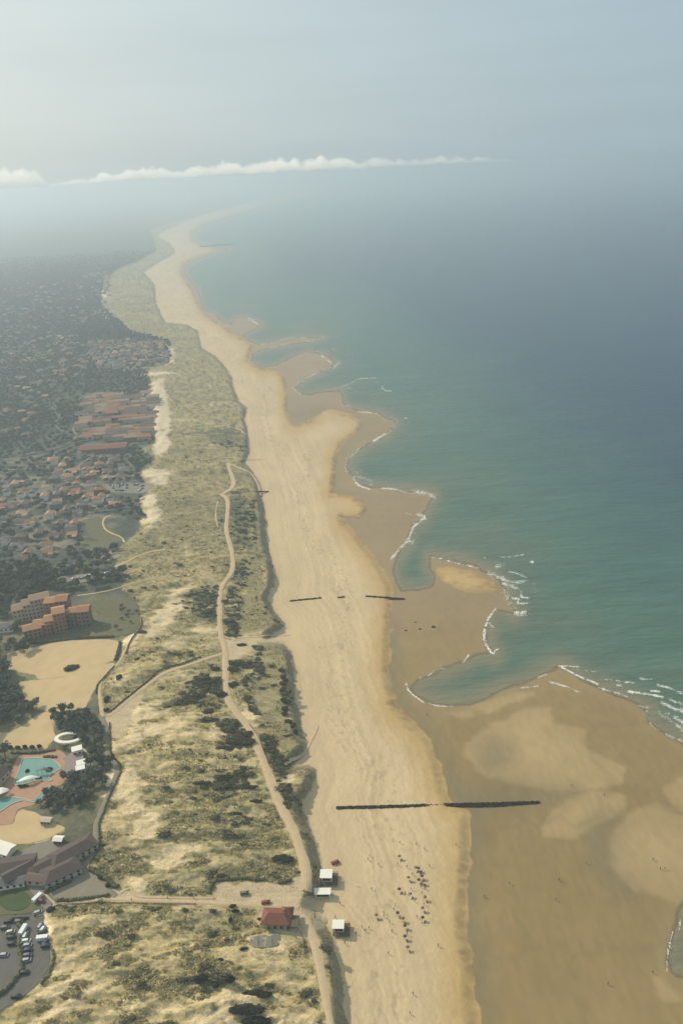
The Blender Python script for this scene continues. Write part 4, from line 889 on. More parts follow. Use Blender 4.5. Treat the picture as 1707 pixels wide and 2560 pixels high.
# beach kiosk and lifeguard cabins
g = G(700, 2306); t = empty('kiosk', g, R(-6), 'beach kiosk with a hipped red roof and dark side awning', 'kiosk')
wl = MB().box((-1.5, .5, 1.0), (12, 7.5, 4.2)).build('wall', M_CREAM, t)
rf = gable(MB(), 12, 7.5, 3.1, 2.2, ov=.9, hip=.9)
rf.build('roof', M_RED, t, loc=(-1.5, .5, 0))
gable(MB(), 5, 5, 3.4, 2.6, ov=.5, hip=.9).build('roof', M_RED, t, loc=(3.2, 2.8, 0))
MB().box((6.6, -1.4, 2.85), (5.5, 6.2, .25)).build('awning', M_WOODD, t)
for x, y in ((9, -4.2), (9, 1.4), (4.4, -4.2)): MB().cyl((x, y, -1), (x, y, 2.8), .12, n=6).build('post', M_WOODD, t)
windows(wl, 12, 8.5, 3.2, 1, 4)
def cabin(px_, py_, rz, label, w, d, h, deck=True, mast=False):
    g = G(px_, py_); t = empty('lifeguard_cabin', (g.x, g.y, g.z), R(rz), label, 'cabin')
    b0 = 1.3 if deck else .1
    MB().box((0, 0, b0 + h / 2), (w, d, h)).build('wall', M_WHITE, t)
    MB().box((-.3, 0, b0 + h + .12), (w + 1.0, d + 1.0, .24)).build('roof', M_WHITE, t)
    MB().box((0, -d / 2 - .03, b0 + h * .5), (w * .8, .1, h * .55)).build('window', M_GLASS, t)
    MB().box((w / 2 + .03, 0, b0 + h * .5), (.1, d * .8, h * .75)).build('shade_panel', M_WOODD, t)  # dark panel laid over the right face to stand for its shade
    if deck:
        MB().box((1.1, -.4, b0 - .12), (w + 3.4, d + 2.8, .2)).build('deck', M_WOODD, t)
        for x in (-w / 2 + .3, w / 2 + 2.4):
            for y in (-d / 2 - 1.4, d / 2 + .6): MB().cyl((x, y, -1), (x, y, b0 - .1), .14, n=6).build('post', M_WOODD, t)
        r = MB(); x0, x1, y0, y1 = -w / 2 - .4, w / 2 + 2.7, -d / 2 - 1.7, d / 2 + .9
        for z in (.5, 1.0):
            r.box(((x0 + x1) / 2, y0, b0 + z), (x1 - x0, .07, .07)); r.box((x1, (y0 + y1) / 2, b0 + z), (.07, y1 - y0, .07)); r.box(((x0 + x1) / 2, y1, b0 + z), (x1 - x0, .07, .07))
        r.build('railing', M_WOODD, t)
    if mast:
        MB().cyl((w / 2 + 1.8, d / 2, 0), (w / 2 + 1.8, d / 2, 8.5), .09, .05, n=6).build('mast', M_WHITE, t)
        MB().box((w / 2 + 2.5, d / 2, 7.7), (1.4, .03, .9)).build('flag', M_ORANGE, t)
    return t
cabin(818, 2200, -4, 'white lifeguard cabin on stilts with a mast, largest of the beach cabins', 5.2, 4.6, 2.8, True, True)
cabin(808, 2238, -3, 'long low white cabin with a shaded front, middle of the beach cabins', 7.4, 3.0, 2.4, False)
cabin(848, 2326, -4, 'white cabin on a raised deck standing alone on the sand south of the kiosk', 4.6, 4.0, 2.6, True)

# ------------------------------------------------------------------ groynes
def groyne(segs, wid, label, name='groyne', hgt=1.3):
    g = G(*segs[0][0]); t = empty(name, g, 0, label, 'groyne')
    q = random.Random(3); k = 0
    for a, b_, w0, w1 in segs:
        A, B = G(*a), G(*b_); L_ = (B - A).length; d = (B - A).normalized(); nn = Vector((-d.y, d.x, 0)); mb = MB(); m_ = int(L_ / .55)
        for i in range(m_):
            u = i / m_; w = w0 + (w1 - w0) * u; w *= (.6 + .4 * math.sin(i * .37) ** 2) if 'broken' in label else 1
            for s in (-1, 0, 1):
                p = A.lerp(B, u) + nn * (s * w / 2 + q.uniform(-.25, .25)) + d * q.uniform(-.3, .3) - g
                h = hgt * (1 if s == 0 else .65) * q.uniform(.55, 1.15)
                mb.blob((p.x, p.y, p.z + h * .2), (q.uniform(.45, .8), q.uniform(.45, .8), h * .75), 1, .22, k); k += 1
        mb.build('rocks', M_PILE, t)['kind'] = 'stuff'
    return t
groyne([((843, 2020), (1000, 2016), .9, 1.3), ((1000, 2016), (1130, 2013), 1.0, 1.9), ((1130, 2013), (1240, 2012), 1.9, 2.6), ((1240, 2012), (1348, 2006), 2.4, 1.1)], 2, 'long dark rock groyne crossing beach and wet flat in the foreground')
groyne([((726, 1503), (745, 1501), .5, .9), ((745, 1501), (802, 1495), 1.1, .5), ((845, 1494), (862, 1493), .8, .6), ((916, 1491), (960, 1494), 1.0, 1.6), ((960, 1494), (1012, 1498), 1.8, 1.3)], 2, 'broken dark groyne half buried in the beach further up the coast')
groyne([((500, 617), (590, 611), 5, 6)], 5, 'distant dark jetty reaching into the sea from the far headland', 'jetty', 4.0)
groyne([((645, 1229), (672, 1229), .9, .5)], 2, 'short dark row of posts at the dune foot', 'groyne', 1.2)
q = random.Random(5)
for px_, py_, r in ((1014, 1577, .7), (1049, 1573, .8), (1083, 1568, 1.2), (1038, 1556, .6)):
    g = G(px_, py_); o = MB().blob((0, 0, .2), (r * 1.2, r, r * .8), 2, .18, px_).build('rock', M_PILE, smooth=False, loc=g)
    tag(o, {1014: 'small dark rock nearest the beach in the shallow wet sand', 1049: 'dark rock in the middle of three in the shallows', 1083: 'largest dark rock of the group in the shallows', 1038: 'tiny dark rock above the other three in the shallows'}[px_], 'rock')
# ------------------------------------------------------------------ vegetation
def crown_mesh(name, mat, rx, rz, n, leaf, sd, base=0.0, core=.72):
    q = random.Random(sd); mb = MB()
    lobes = [(Vector((q.uniform(-.5, .5) * rx, q.uniform(-.5, .5) * rx, base + rz * q.uniform(.75, 1.25))), q.uniform(.5, .8)) for _ in range(6)] + [(Vector((0, 0, base + rz)), .85)]
    for c, s in lobes: mb.blob(tuple(c), (rx * s * core, rx * s * core, rz * s * core), 1, .15, q.random())
    for _ in range(n):
        c, s = q.choice(lobes); d = Vector((q.gauss(0, 1), q.gauss(0, 1), q.gauss(.25, 1))).normalized(); r = q.uniform(.7, 1.1)
        p = c + Vector((d.x * rx * s * r, d.y * rx * s * r, d.z * rz * s * r)); l = leaf * q.uniform(.6, 1.4)
        a = Vector((q.gauss(0, 1), q.gauss(0, 1), q.gauss(0, .6))).normalized() * l; b = a.cross(Vector((q.gauss(0, 1), q.gauss(0, 1), q.gauss(0, 1)))).normalized() * l * .7
        mb.add([p - a - b * .5, p + a - b * .3, p + a * .5 + b, p - a * .6 + b * .8], [(0, 1, 2, 3)])
    return mb.mesh(name, mat)
TRUNKS = []
for h in (4.5,):
    t_ = MB().cyl((0, 0, -1), (.1, .1, h), .28, .14, 7)
    for a in (0, 2.1, 4.2): t_.cyl((.05, .05, h * .6), (math.cos(a) * 1.5, math.sin(a) * 1.5, h * 1.0), .12, .05, 5)
    TRUNKS.append(t_.mesh('trunk', M_TRUNK))
CROWNS = [crown_mesh('crown', M_PINE, 3.4, 2.3, 210, .55, 20 + i, 2.6) for i in range(4)]
SHRUBS = [crown_mesh('shrub_crown', M_SHRUB, 1.0, .55, 150, .18, 40 + i, -.1) for i in range(3)]

M_BUSH = mat_leaf('dark_bush_leaves', (0.034, 0.034, 0.020), (0.022, 0.023, 0.015))
BUSHES = [crown_mesh('bush_crown', M_BUSH, 1.0, .55, 260, .13, 70 + i, -.1, .95) for i in range(3)]
def scatter(name, label, P, S, rot, srcs, S3=None):
    """stuff: points that carry instances of the given meshes"""
    me = bpy.data.meshes.new(name); me.vertices.add(len(P)); me.vertices.foreach_set('co', np.asarray(P, np.float32).ravel())
    a = me.attributes.new('sc', 'FLOAT_VECTOR', 'POINT'); a.data.foreach_set('vector', np.asarray(S, np.float32).ravel())
    a = me.attributes.new('rz', 'FLOAT_VECTOR', 'POINT'); r3 = np.zeros((len(P), 3), np.float32); r3[:, 2] = rot; a.data.foreach_set('vector', r3.ravel())
    o = link(name, me); tag(o, label, None, None, 'stuff')
    ng = bpy.data.node_groups.new(name, 'GeometryNodeTree'); ng.interface.new_socket('Geometry', in_out='INPUT', socket_type='NodeSocketGeometry'); ng.interface.new_socket('Geometry', in_out='OUTPUT', socket_type='NodeSocketGeometry')
    N, L = ng.nodes, ng.links; gi = N.new('NodeGroupInput'); go = N.new('NodeGroupOutput')
    gj = N.new('GeometryNodeGeometryToInstance')
    protos = []
    for k, s in enumerate(srcs):
        po = bpy.data.objects.new(name + '_source', s); protos.append(po)
        oi = N.new('GeometryNodeObjectInfo'); oi.inputs['Object'].default_value = po; oi.inputs['As Instance'].default_value = True
        L.new(oi.outputs['Geometry'], gj.inputs[0])
    ip = N.new('GeometryNodeInstanceOnPoints'); ip.inputs['Pick Instance'].default_value = True
    L.new(gi.outputs[0], ip.inputs['Points']); L.new(gj.outputs[0], ip.inputs['Instance'])
    for nm, sk in (('sc', 'Scale'), ('rz', 'Rotation')):
        na = N.new('GeometryNodeInputNamedAttribute'); na.data_type = 'FLOAT_VECTOR'; na.inputs['Name'].default_value = nm; L.new(na.outputs['Attribute'], ip.inputs[sk])
    L.new(ip.outputs[0], go.inputs[0]); md = o.modifiers.new('scatter', 'NODES'); md.node_group = ng
    return o

# --- trees
TREE_POLYS = [
    (z2(0, 1700, 3.484, [(460, 300), (640, 290), (830, 345), (890, 470), (910, 640), (985, 760), (955, 940), (860, 1060), (700, 1140), (520, 1180), (330, 1100), (450, 990), (640, 940), (790, 860), (810, 740), (740, 610), (560, 480), (480, 440)]), 'trees in the belt round the pools', 'pine of the dense belt curving round the pools', 4.7, .97),
    (z2(0, 1700, 3.484, [(570, 870), (640, 860), (700, 900), (640, 930), (560, 920)]), 'trees in the belt round the pools', 'pine of the dense belt curving round the pools', 4.7, .9),
    (z2(0, 1700, 3.484, [(-200, 170), (70, 150), (130, 0), (180, 90), (210, 190), (330, 230), (350, 280), (200, 360), (0, 390), (-200, 400)]), 'trees left of the sand courts', 'dark pine in the wood left of the sand courts', 6.0, .95),
    (z2(0, 1700, 3.484, [(-250, 640), (0, 625), (120, 660), (80, 760), (30, 860), (-250, 960)]), 'trees at the left edge by the pools', 'dark pine at the left edge beside the pool deck', 6.0, .95),
    (z2(0, 1400, 3.136, [(-200, 640), (20, 640), (40, 800), (130, 900), (190, 1030), (200, 1120), (60, 1180), (-200, 1200)]), 'trees at the left edge above the courts', 'dark pine at the left edge above the sand courts', 6.5, .85),
    (z2(0, 1400, 3.136, [(60, 620), (240, 640), (230, 710), (60, 725)]), 'trees below the orange apartments', 'dark pine below the orange apartments', 5.5, .9),
    (z2(0, 1400, 3.136, [(100, 440), (200, 460), (230, 600), (120, 600)]), 'trees below the orange apartments', 'dark pine below the orange apartments', 6.5, .6),
    (z2(0, 1400, 3.136, [(640, 600), (900, 600), (1080, 520), (1120, 420), (1060, 330), (820, 330), (880, 430), (840, 560)]), 'trees right of the orange apartments', 'small tree in the grounds right of the orange apartments', 9.0, .5),
    (z2(0, 1050, 3.136, [(-400, 1150), (430, 1145), (440, 1200), (500, 1320), (600, 1380), (500, 1440), (300, 1440), (220, 1480), (100, 1560), (-400, 1560)]), 'pine wood above the orange apartments', 'dark pine in the wood above the orange apartments', 6.2, .93),
    (z2(0, 1050, 3.136, [(440, 1145), (700, 1150), (800, 1190), (450, 1220)]), 'pines by the tan lot', 'dark pine beside the long tan lot', 6.2, .9),
    (z2(0, 1050, 3.136, [(500, 1310), (930, 1225), (1010, 1250), (940, 1290), (620, 1350)]), 'pines by the tan lot', 'dark pine beside the long tan lot', 6.2, .95),
]
ROADS = [(p, w) for p, w, w1, mt, lb in EXTRA_PATHS]
NOT = [CARPARK] + NOB + [z2(0, 1050, 3.136, [(430, 1235), (640, 1210), (890, 1185), (925, 1220), (700, 1265), (490, 1300)]), z2(0, 1050, 3.136, [(620, 760), (860, 740), (1100, 740), (1180, 950), (960, 1000), (640, 1035)]),
       z2(0, 1400, 3.136, [(140, 330), (400, 230), (560, 270), (730, 330), (860, 450), (700, 560), (300, 620), (180, 580), (140, 450)])]
def tree_points(sp, xr, yr, test, sd):
    X, Y = wgrid((sp, sp), xr[0], xr[1], yr[0], yr[1], R(11), .42, sd); px, py = project(X, Y, np.full(X.shape, 8.0))
    k = test(px, py, np.random.default_rng(sd + 1).uniform(0, 1, px.shape), X, Y)
    for p, w in ROADS: k &= dpoly(px, py, p) > w * .5 + 1.5
    for p in NOT: k &= ~pip(px, py, p)
    return X[k], Y[k], px[k], py[k]
T = []
for (poly, grp, lb, sp, pr) in TREE_POLYS:
    x = [p[0] for p in poly]; y = [p[1] for p in poly]; XX, YY = unproject(np.array([min(x), max(x), min(x), max(x)]), np.array([min(y), min(y), max(y), max(y)]), 8)
    a = tree_points(sp, (XX.min() - 60, XX.max() + 60), (YY.min() - 60, YY.max() + 60), lambda px, py, r, X, Y: pip(px, py, poly) & (r < pr), len(T) + 3)
    s_ = {9.0: .45}.get(sp, .95) * (sp / 6.0 if sp < 7 else 1)
    T += [(a[1][i], a[0][i], a[2][i], a[3][i], lb, poly, s_) for i in range(len(a[0]))]
HT = np.stack([HX, HY], 1)
def town_test(px, py, r, X, Y):
    inl = (sample(SD_TOWN, px, py) > 2) & (py < 1700) & (px > -500) & (sample(SD_SAND, px, py) < -1)
    dens = fbm(X / 60, Y / 60, 3, 77)
    pr = np.where(py > 1430, .10, np.where(sample(SD_TZ, px, py) > 0, .35, np.where(dens > .42, .92, .6))); pr = np.where(pip(px, py, ZT['estate'][0]), .45, pr)
    near = np.zeros(len(X), bool); pr = pr * np.clip((4500 - Y) / 1500, 0, 1)
    k = inl & (r < pr)
    for p in TREE_POLYS: k &= ~pip(px, py, p[0])
    i = np.nonzero(k)[0]
    cell = {}
    for hx_, hy_ in HT: cell.setdefault((int(hx_ // 12), int(hy_ // 12)), []).append((hx_, hy_))
    for j in i:
        c = (int(X[j] // 12), int(Y[j] // 12))
        for dx in (-1, 0, 1):
            for dy in (-1, 0, 1):
                for h_ in cell.get((c[0] + dx, c[1] + dy), ()):
                    if (h_[0] - X[j]) ** 2 + (h_[1] - Y[j]) ** 2 < 60: near[j] = True
    return k & ~near
a = tree_points(7.6, (-2600, 500), (520, 4600), town_test, 91)
T += [(a[1][i], a[0][i], a[2][i], a[3][i], 'tree among the houses behind the dunes', [(0, 700), (380, 1600)], .85) for i in range(len(a[0]))]
T.sort(key=lambda t: t[0]); print('trees', len(T))
TX = np.array([t[1] for t in T]); TY = np.array([t[0] for t in T]); TZ = terrain_z(TX, TY)
q = random.Random(12); n_ind = 0; restP, restS, restR = [], [], []
for i, (y_, x_, px_, py_, lb, grp, s_) in enumerate(T):
    s = s_ * q.uniform(.75, 1.25); rz = q.uniform(0, 6.28); hz_ = q.uniform(.75, 1.3); sh = 'squat' if hz_ < .93 else 'tall' if hz_ > 1.12 else 'rounded'; sw = 'small' if s < s_ * .87 else 'large' if s > s_ * 1.12 else 'mid-sized'; lb = f'{sw} {sh} {lb}, {zpos(grp, px_, py_)} part'; grp = lb
    if n_ind < 296 and px_ > -12:
        n_ind += 1; o = empty('pine_tree', (x_, y_, TZ[i]), rz, lb, 'tree', grp); o.scale = (s, s, s * hz_)
        link('trunk', TRUNKS[0], o); link('crown', CROWNS[i % 4], o)
    else:
        restP.append((x_, y_, TZ[i])); restS.append((s, s, s * q.uniform(.8, 1.2))); restR.append(rz)
scatter('pine_woods', 'dark green pine canopy spread between and beyond the houses', restP, restS, restR, CROWNS)

# --- shrubs one can pick out
BUSH = [  # x, y, half width px, half depth px, height m, label
 (640, 2482, 38, 13, 3.0, 'dark pointed bush above the largest bush in the bottom dunes'), (616, 2528, 44, 17, 3.6, 'large dark oval bush on bare sand near the bottom edge'), (642, 2556, 44, 16, 3.6, 'large dark bush cut by the bottom edge'),
 (506, 2460, 21, 12, 2.6, 'round dark bush left of its smaller neighbour above the bare sand'), (578, 2457, 15, 10, 2.4, 'smaller round dark bush right of its twin'), (541, 2474, 10, 6, 1.6, 'small ragged bush between the two round ones'),
 (706, 2144, 26, 13, 3.0, 'dark almond-shaped bush beside the wide sandy track'), (182, 1672, 20, 8, 3.0, 'dark low bush alone on the sand court'), (307, 1422, 11, 7, 3, 'round green bush at the end of the pale path'),
 (600, 1852, 36, 14, 2.4, 'large dark clump in place of the shaded hollow left of the track bend'), (560, 1868, 22, 7, 1.6, 'dark clump in place of the shaded hollow tip pointing down left'), (620, 1838, 14, 10, 2.2, 'dark clump in place of the shaded hollow next to the track'),  # these clumps stand in for the shade of a steep slope hollow
 (517, 1713, 30, 6, 1.8, 'long dark shrub in the upper grove left of the track'), (522, 1783, 15, 8, 2.0, 'dark oval shrub above the bare hollow'), (524, 1801, 20, 6, 1.8, 'dark oval shrub at the rim of the bare hollow'), (465, 1757, 30, 6, 1.8, 'long dark shrub left of the grove'),
 (495, 1744, 20, 5, 1.5, 'ragged dark shrub in the grove'), (555, 1738, 18, 7, 1.8, 'dark shrub near the track in the grove'), (585, 1715, 16, 8, 2.0, 'dark shrub right of the track'), (600, 1660, 26, 7, 1.8, 'dark shrub strip right of the track below the junction'), (583, 1672, 14, 10, 1.8, 'dark shrub corner by the track junction'),
 (540, 1675, 14, 6, 1.6, 'dark shrub left of the track below the junction'), (605, 1613, 15, 4, 1.4, 'small dark shrub on the bare sand by the gap'), (680, 1862, 18, 6, 1.6, 'dark shrub at the dune edge above the slope'),
 (625, 1972, 26, 6, 1.6, 'dark shrub in the middle of the lower dunes'), (555, 1975, 26, 5, 1.5, 'long low shrub left in the lower dunes'), (590, 2038, 20, 7, 1.6, 'shrub on the lower dunes beside the track'), (640, 2005, 16, 5, 1.5, 'shrub tight against the track in the lower dunes'),
 (505, 1960, 22, 5, 1.4, 'low dark shrub far left in the lower dunes'), (560, 1942, 24, 5, 1.5, 'flat dark shrub below the shaded hollow'), (130, 2277, 12, 7, 2.2, 'dark rounded bush at the car park corner'), (50, 2301, 28, 6, 1.8, 'long dark hedge island at the top of the car park'),
 (275, 2213, 10, 8, 2.2, 'dark bush at the tip of the hedge by the plaza'), (255, 2195, 9, 6, 2, 'dark bush in the hedge above the plaza tip'), (583, 2268, 10, 5, 1.6, 'small dark bush beside the walkway'), (590, 2280, 12, 4, 1.5, 'small dark bush under the walkway bend'),
 (576, 2299, 5, 7, 1.6, 'narrow dark bush in the lower dunes near the kiosk'), (649, 2298, 6, 3, 1.4, 'tiny bush left of the kiosk'), (552, 2398, 6, 4, 1.3, 'single small bush in the lower dunes'), (611, 2373, 12, 4, 1.3, 'low bush left of the concrete slab'),
 (300, 1700, 9, 8, 2, 'bush in the wedge between two paths'), (355, 1580, 12, 5, 1.6, 'bush on the slope above the paths'), (268, 1752, 8, 10, 2.2, 'bush right of the narrow northern path'), (268, 1778, 9, 5, 1.8, 'bush at the fork of the paths')]
BUSH += [(125, 1926, 9, 4, 2.6, 'dark palm-like clump on the island in the large pool'), (70, 1930, 5, 4, 2.2, 'small dark clump standing in the left of the large pool'), (98, 1947, 11, 2.5, 1.8, 'low dark planting along the white sail in the pool'), (60, 1968, 16, 3, 2.2, 'dark planting strip between the two pools'), (125, 1990, 5, 4, 2.4, 'dark bush at the right tip of the lower pool')]
for k in range(5): BUSH.append((28 + 18 * k, 1871 - k * .6, 7, 3.5, 2.6, f'{["first", "second", "third", "fourth", "fifth"][k]} round bush from the left in the row above the pool hedge'))
for px_, py_, hw, hd, h, lb in BUSH:
    g = G(px_, py_); m_ = mpp(px_, py_); dep = math.atan2(CAM_H, math.hypot(g.x, g.y)); ry = hd * m_ / math.sin(dep) * .8
    o = empty('shrub', (g.x, g.y, g.z - .1), 0, lb, 'shrub'); c = link('foliage', BUSHES[len(lb) % 3], o); c.scale = (hw * m_ * .95, ry * .95, h * .95)
    s = MB()
    for a in range(3): s.cyl((.1 * a, 0, -.6), (.3 * (a - 1), .2, h * .5), .07, .03, 5)
    s.build('stems', M_TRUNK, o)
# row of bushes along the seaward dune edge
rowp = z2(400, 1550, 3.136, [(965, 440), (965, 510), (968, 560), (972, 630), (978, 690), (978, 735), (1005, 790), (1045, 830), (1060, 880), (985, 480), (955, 390), (1000, 640)])
rl = ['topmost', 'second', 'third', 'fourth', 'fifth', 'sixth', 'seventh', 'eighth', 'last', 'ninth', 'tenth', 'eleventh']
for k, (px_, py_) in enumerate(sorted(rowp, key=lambda p: p[1])):
    g = G(px_, py_); m_ = mpp(px_, py_); o = empty('shrub', (g.x, g.y, g.z - .1), 0, f'small dark triangular bush, {"bottom one" if k == 11 else ["top one","second","third","fourth","fifth","sixth","seventh","eighth","ninth","tenth","eleventh"][k]} down the seaward dune edge row', 'shrub', 'bushes in the row along the seaward dune edge')
    c = link('foliage', BUSHES[k % 3], o); c.scale = (9 * m_, 2.4, 1.6); MB().cyl((0, 0, -.5), (0, 0, .8), .08, .04, 5).build('stems', M_TRUNK, o)

# --- scattered scrub and marram as ground cover
qn = np.random.default_rng(77)
def dune_points(n, y0, y1):
    px = qn.uniform(90, 830, n); py = y0 + (y1 - y0) * qn.uniform(0, 1, n); z = macro_h(px, py); X, Y = unproject(px, py, z)
    wx = (fbm(X / 7, Y / 7, 3, 60) - .5) * 5; wy = (fbm(X / 7, Y / 7, 3, 70) - .5) * 5; pw_, qw_ = project(X + wx, Y + wy, z)
    m_ = depth_at(px, py) / FPX; dfp = sample(SD_FOOT, px, py) * m_; dtp = sample(SD_TOWN, px, py) * m_
    dpp = sample(SD_PATH, px, py) * m_; dsp = -sample(SD_SAND, px, py) * m_
    veg = fbm(X / 14, Y / 6.0, 5, 50, .6); bare = stamp(pw_, qw_, BLOW); scr = stamp(pw_, qw_, SCRUB_SHADE) + (fbm(X / 7, Y / 2.6, 4, 57) - .5) * 1.5
    gn_shade = sample(SD_GREEN_SHADE, pw_, qw_) > -1; ok = (dfp > 2) & (dtp < -1) & (dpp > 1.2) & (dsp > 1.2)  # green zones include outlines painted for slope shade
    return px, py, X, Y, z + micro(X, Y, px, py), veg + .42 * bare, np.where(gn_shade, 2.0, scr), ok
px, py, X, Y, Z, vg, sc, ok = dune_points(150000, 1150, 2640)
k = ok & (vg < .56 + qn.uniform(-.05, .03, len(X))) & (sc < 1.9)
P = np.stack([X, Y, Z], 1)[k]; S = np.exp(qn.normal(-.35, .35, k.sum()))[:, None] * np.array([1, 1, .9]) * .75
tf = []
for sd in range(3):
    q = random.Random(sd + 60); mb = MB(); mb.blob((0, 0, .1), (.55, .5, .38), 1, .25, sd)
    for _ in range(14):
        a = q.uniform(0, 6.28); r = q.uniform(.1, .5); p = Vector((math.cos(a) * r, math.sin(a) * r, 0)); tip = p * 1.9 + Vector((0, 0, q.uniform(.45, .9))); w = Vector((-math.sin(a), math.cos(a), 0)) * .1
        mb.add([p - w, p + w, tip], [(0, 1, 2)])
    tf.append(mb.mesh('marram_tuft', M_MARRAM))
scatter('marram_grass', 'tufts of marram grass covering the dunes', P, S, qn.uniform(0, 6.28, len(P)), tf); print('tufts', len(P))
px, py, X, Y, Z, vg, sc, ok = dune_points(60000, 1100, 2620)
k = ok & (((sc > 1.9) & (fbm(X / 22, Y / 3.2, 3, 93) > .44) & (qn.uniform(0, 1, len(X)) < .32)) | (sc > .80) & (qn.uniform(0, 1, len(X)) < .5) | ((vg < .47) & (qn.uniform(0, 1, len(X)) < .05)))
P = np.stack([X, Y, Z], 1)[k]; b_ = np.exp(qn.normal(-.15, .4, k.sum()))[:, None]; S = b_ * np.array([1.5, .9, .95])
scatter('dune_scrub', 'low dark scrub in patches over the dunes', P, S, qn.uniform(-.3, .3, len(P)), SHRUBS); print('scrub', len(P))

# hedges: thin dark lines of planting
def hedge(pts, w, h, label, group=None):
    P_ = smooth_line(pts, 5); X, Y, Z = ground([p[0] for p in P_], [p[1] for p in P_]); L_ = np.concatenate([[0], np.cumsum(np.hypot(np.diff(X), np.diff(Y)))])
    o = empty('hedge', (X[0], Y[0], Z[0]), 0, label, 'hedge', group); q = random.Random(len(label)); mb = MB(); n_ = int(L_[-1] / .9)
    for i in range(n_):
        s = i / n_ * L_[-1]; x, y = np.interp(s, L_, X), np.interp(s, L_, Y); z = terrain_z(x, y)[0]
        mb.blob((x - X[0] + q.uniform(-.25, .25), y - Y[0] + q.uniform(-.25, .25), z - Z[0] + h * .35), (w * q.uniform(.45, .75), w * q.uniform(.45, .75), h * q.uniform(.45, .75)), 1, .3, i)
    mb.build('foliage', M_SHRUB, o)
hedge(z2(0, 1700, 3.484, [(110, 640), (250, 640), (400, 625), (490, 612)]), 1.4, 1.6, 'clipped dark hedge between the sand court and the pool deck')
hedge(z2(0, 1700, 3.484, [(390, 675), (500, 675)]), 1.6, 1.8, 'short dark hedge at the top of the large pool')
hedge(z2(0, 1700, 3.484, [(465, 295), (560, 290), (660, 292)]), 1.8, 2.0, 'dark hedge capping the pine belt')
hedge(z2(0, 2050, 2.613, [(375, 527), (540, 517), (640, 508), (700, 498), (718, 478)]), 1.4, 1.6, 'dark hedge lining the plaza beside the walkway')
hedge(z2(0, 2050, 2.613, [(590, 325), (650, 350), (700, 385), (745, 430), (775, 445)]), 2.4, 2.2, 'dark hedge sloping down from the path bend to the walkway')
hedge(z2(0, 2050, 2.613, [(120, 690), (150, 720), (128, 800), (135, 860), (150, 930), (140, 990), (105, 1040), (70, 1085), (30, 1120), (-20, 1165)]), 1.8, 1.8, 'planted strip curving through the middle of the car park')
hedge(z2(0, 2050, 2.613, [(350, 860), (352, 930), (330, 980), (310, 1030), (270, 1080)]), 1.5, 1.3, 'ragged low hedge along the curved car park edge')
hedge(z2(0, 2050, 2.613, [(300, 470), (380, 440), (470, 400)]), 1.8, 1.8, 'dark hedge between the shops and the plaza')
hedge(z2(0, 1400, 3.136, [(240, 655), (420, 640), (640, 615), (900, 605)]), 1.8, 2.0, 'long dark hedge below the orange apartments')
hedge(z2(0, 1400, 3.136, [(945, 650), (930, 720), (905, 790)]), 2.0, 2.0, 'short dark hedge at the right end of the sand court')
hedge(z2(500, 2050, 2.613, [(60, 475), (78, 425), (110, 395), (200, 388), (300, 385), (430, 395)]), 1.6, 1.5, 'dark hedge bordering the sandy access square')
hedge(z2(500, 2050, 2.613, [(520, 412), (570, 405), (605, 385)]), 1.8, 1.6, 'short dark hedge where the wide track meets the access square')
hedge(z2(500, 2050, 2.613, [(685, 490), (730, 488), (765, 465)]), 1.6, 1.4, 'short dark hedge beside the middle beach cabin')
# fences
def fence(pts, label, h=1.15):
    P_ = smooth_line(pts, 5); X, Y, Z = ground([p[0] for p in P_], [p[1] for p in P_]); L_ = np.concatenate([[0], np.cumsum(np.hypot(np.diff(X), np.diff(Y)))])
    o = empty('sand_fence', (X[0], Y[0], Z[0]), 0, label, 'fence'); st = L_[-1]; n_ = max(2, int(st / 4)); s = np.linspace(0, st, n_ + 1)
    x = np.interp(s, L_, X); y = np.interp(s, L_, Y); z = terrain_z(x, y); po = MB(); pk = MB()
    for i in range(n_ + 1):
        a = (x[i] - X[0], y[i] - Y[0], z[i] - Z[0]); po.cyl((a[0], a[1], a[2] - .4), (a[0], a[1], a[2] + h + .15), .09, n=5)
        if i < n_:
            b_ = (x[i + 1] - X[0], y[i + 1] - Y[0], z[i + 1] - Z[0]); m_ = 14; ang = math.atan2(b_[1] - a[1], b_[0] - a[0])
            for j in range(m_):
                u = (j + .5) / m_; c = [a[k] + (b_[k] - a[k]) * u for k in range(3)]; pk.box((c[0], c[1], c[2] + h / 2), (.16, .04, h), ang)
    po.build('posts', M_WOODD, o)['kind'] = 'stuff'; pk.build('pickets', M_WOODD, o)['kind'] = 'stuff'
hedge(z2(0, 1700, 3.484, [(955, 380), (960, 480), (965, 560), (975, 650), (1050, 740), (1055, 790), (1030, 860), (960, 1010), (905, 1160), (868, 1250), (868, 1330), (872, 1420), (865, 1500)]), 1.0, 1.3, 'low dark hedge on the dune side of the bending pool path')
hedge(z2(0, 1400, 3.136, [(1570, 762), (1420, 818), (1270, 862), (1150, 960), (1050, 1040), (940, 1130), (860, 1200)]), 1.0, 1.3, 'low dark hedge above the path that crosses the dunes')
hedge(z2(0, 1400, 3.136, [(1115, 470), (1112, 520), (1060, 590), (1020, 650), (990, 740)]), 1.0, 1.3, 'low dark hedge climbing north between grass and dunes')
hedge(z2(0, 1400, 3.136, [(900, 835), (830, 910), (768, 985), (758, 1050)]), 1.0, 1.3, 'low dark hedge between sand court and narrow path')
fence(z2(0, 2050, 2.613, [(655, 60), (655, 150), (640, 210), (590, 290)]), 'paling fence inside the last path bend before the shops')
fence(z2(500, 2050, 2.613, [(660, 740), (685, 830), (690, 900)]), 'paling fence left of the straight southern track')
fence(z2(0, 2050, 2.613, [(370, 552), (560, 545), (900, 548), (1280, 552)]), 'low paling fence along the lower side of the walkway', .9)
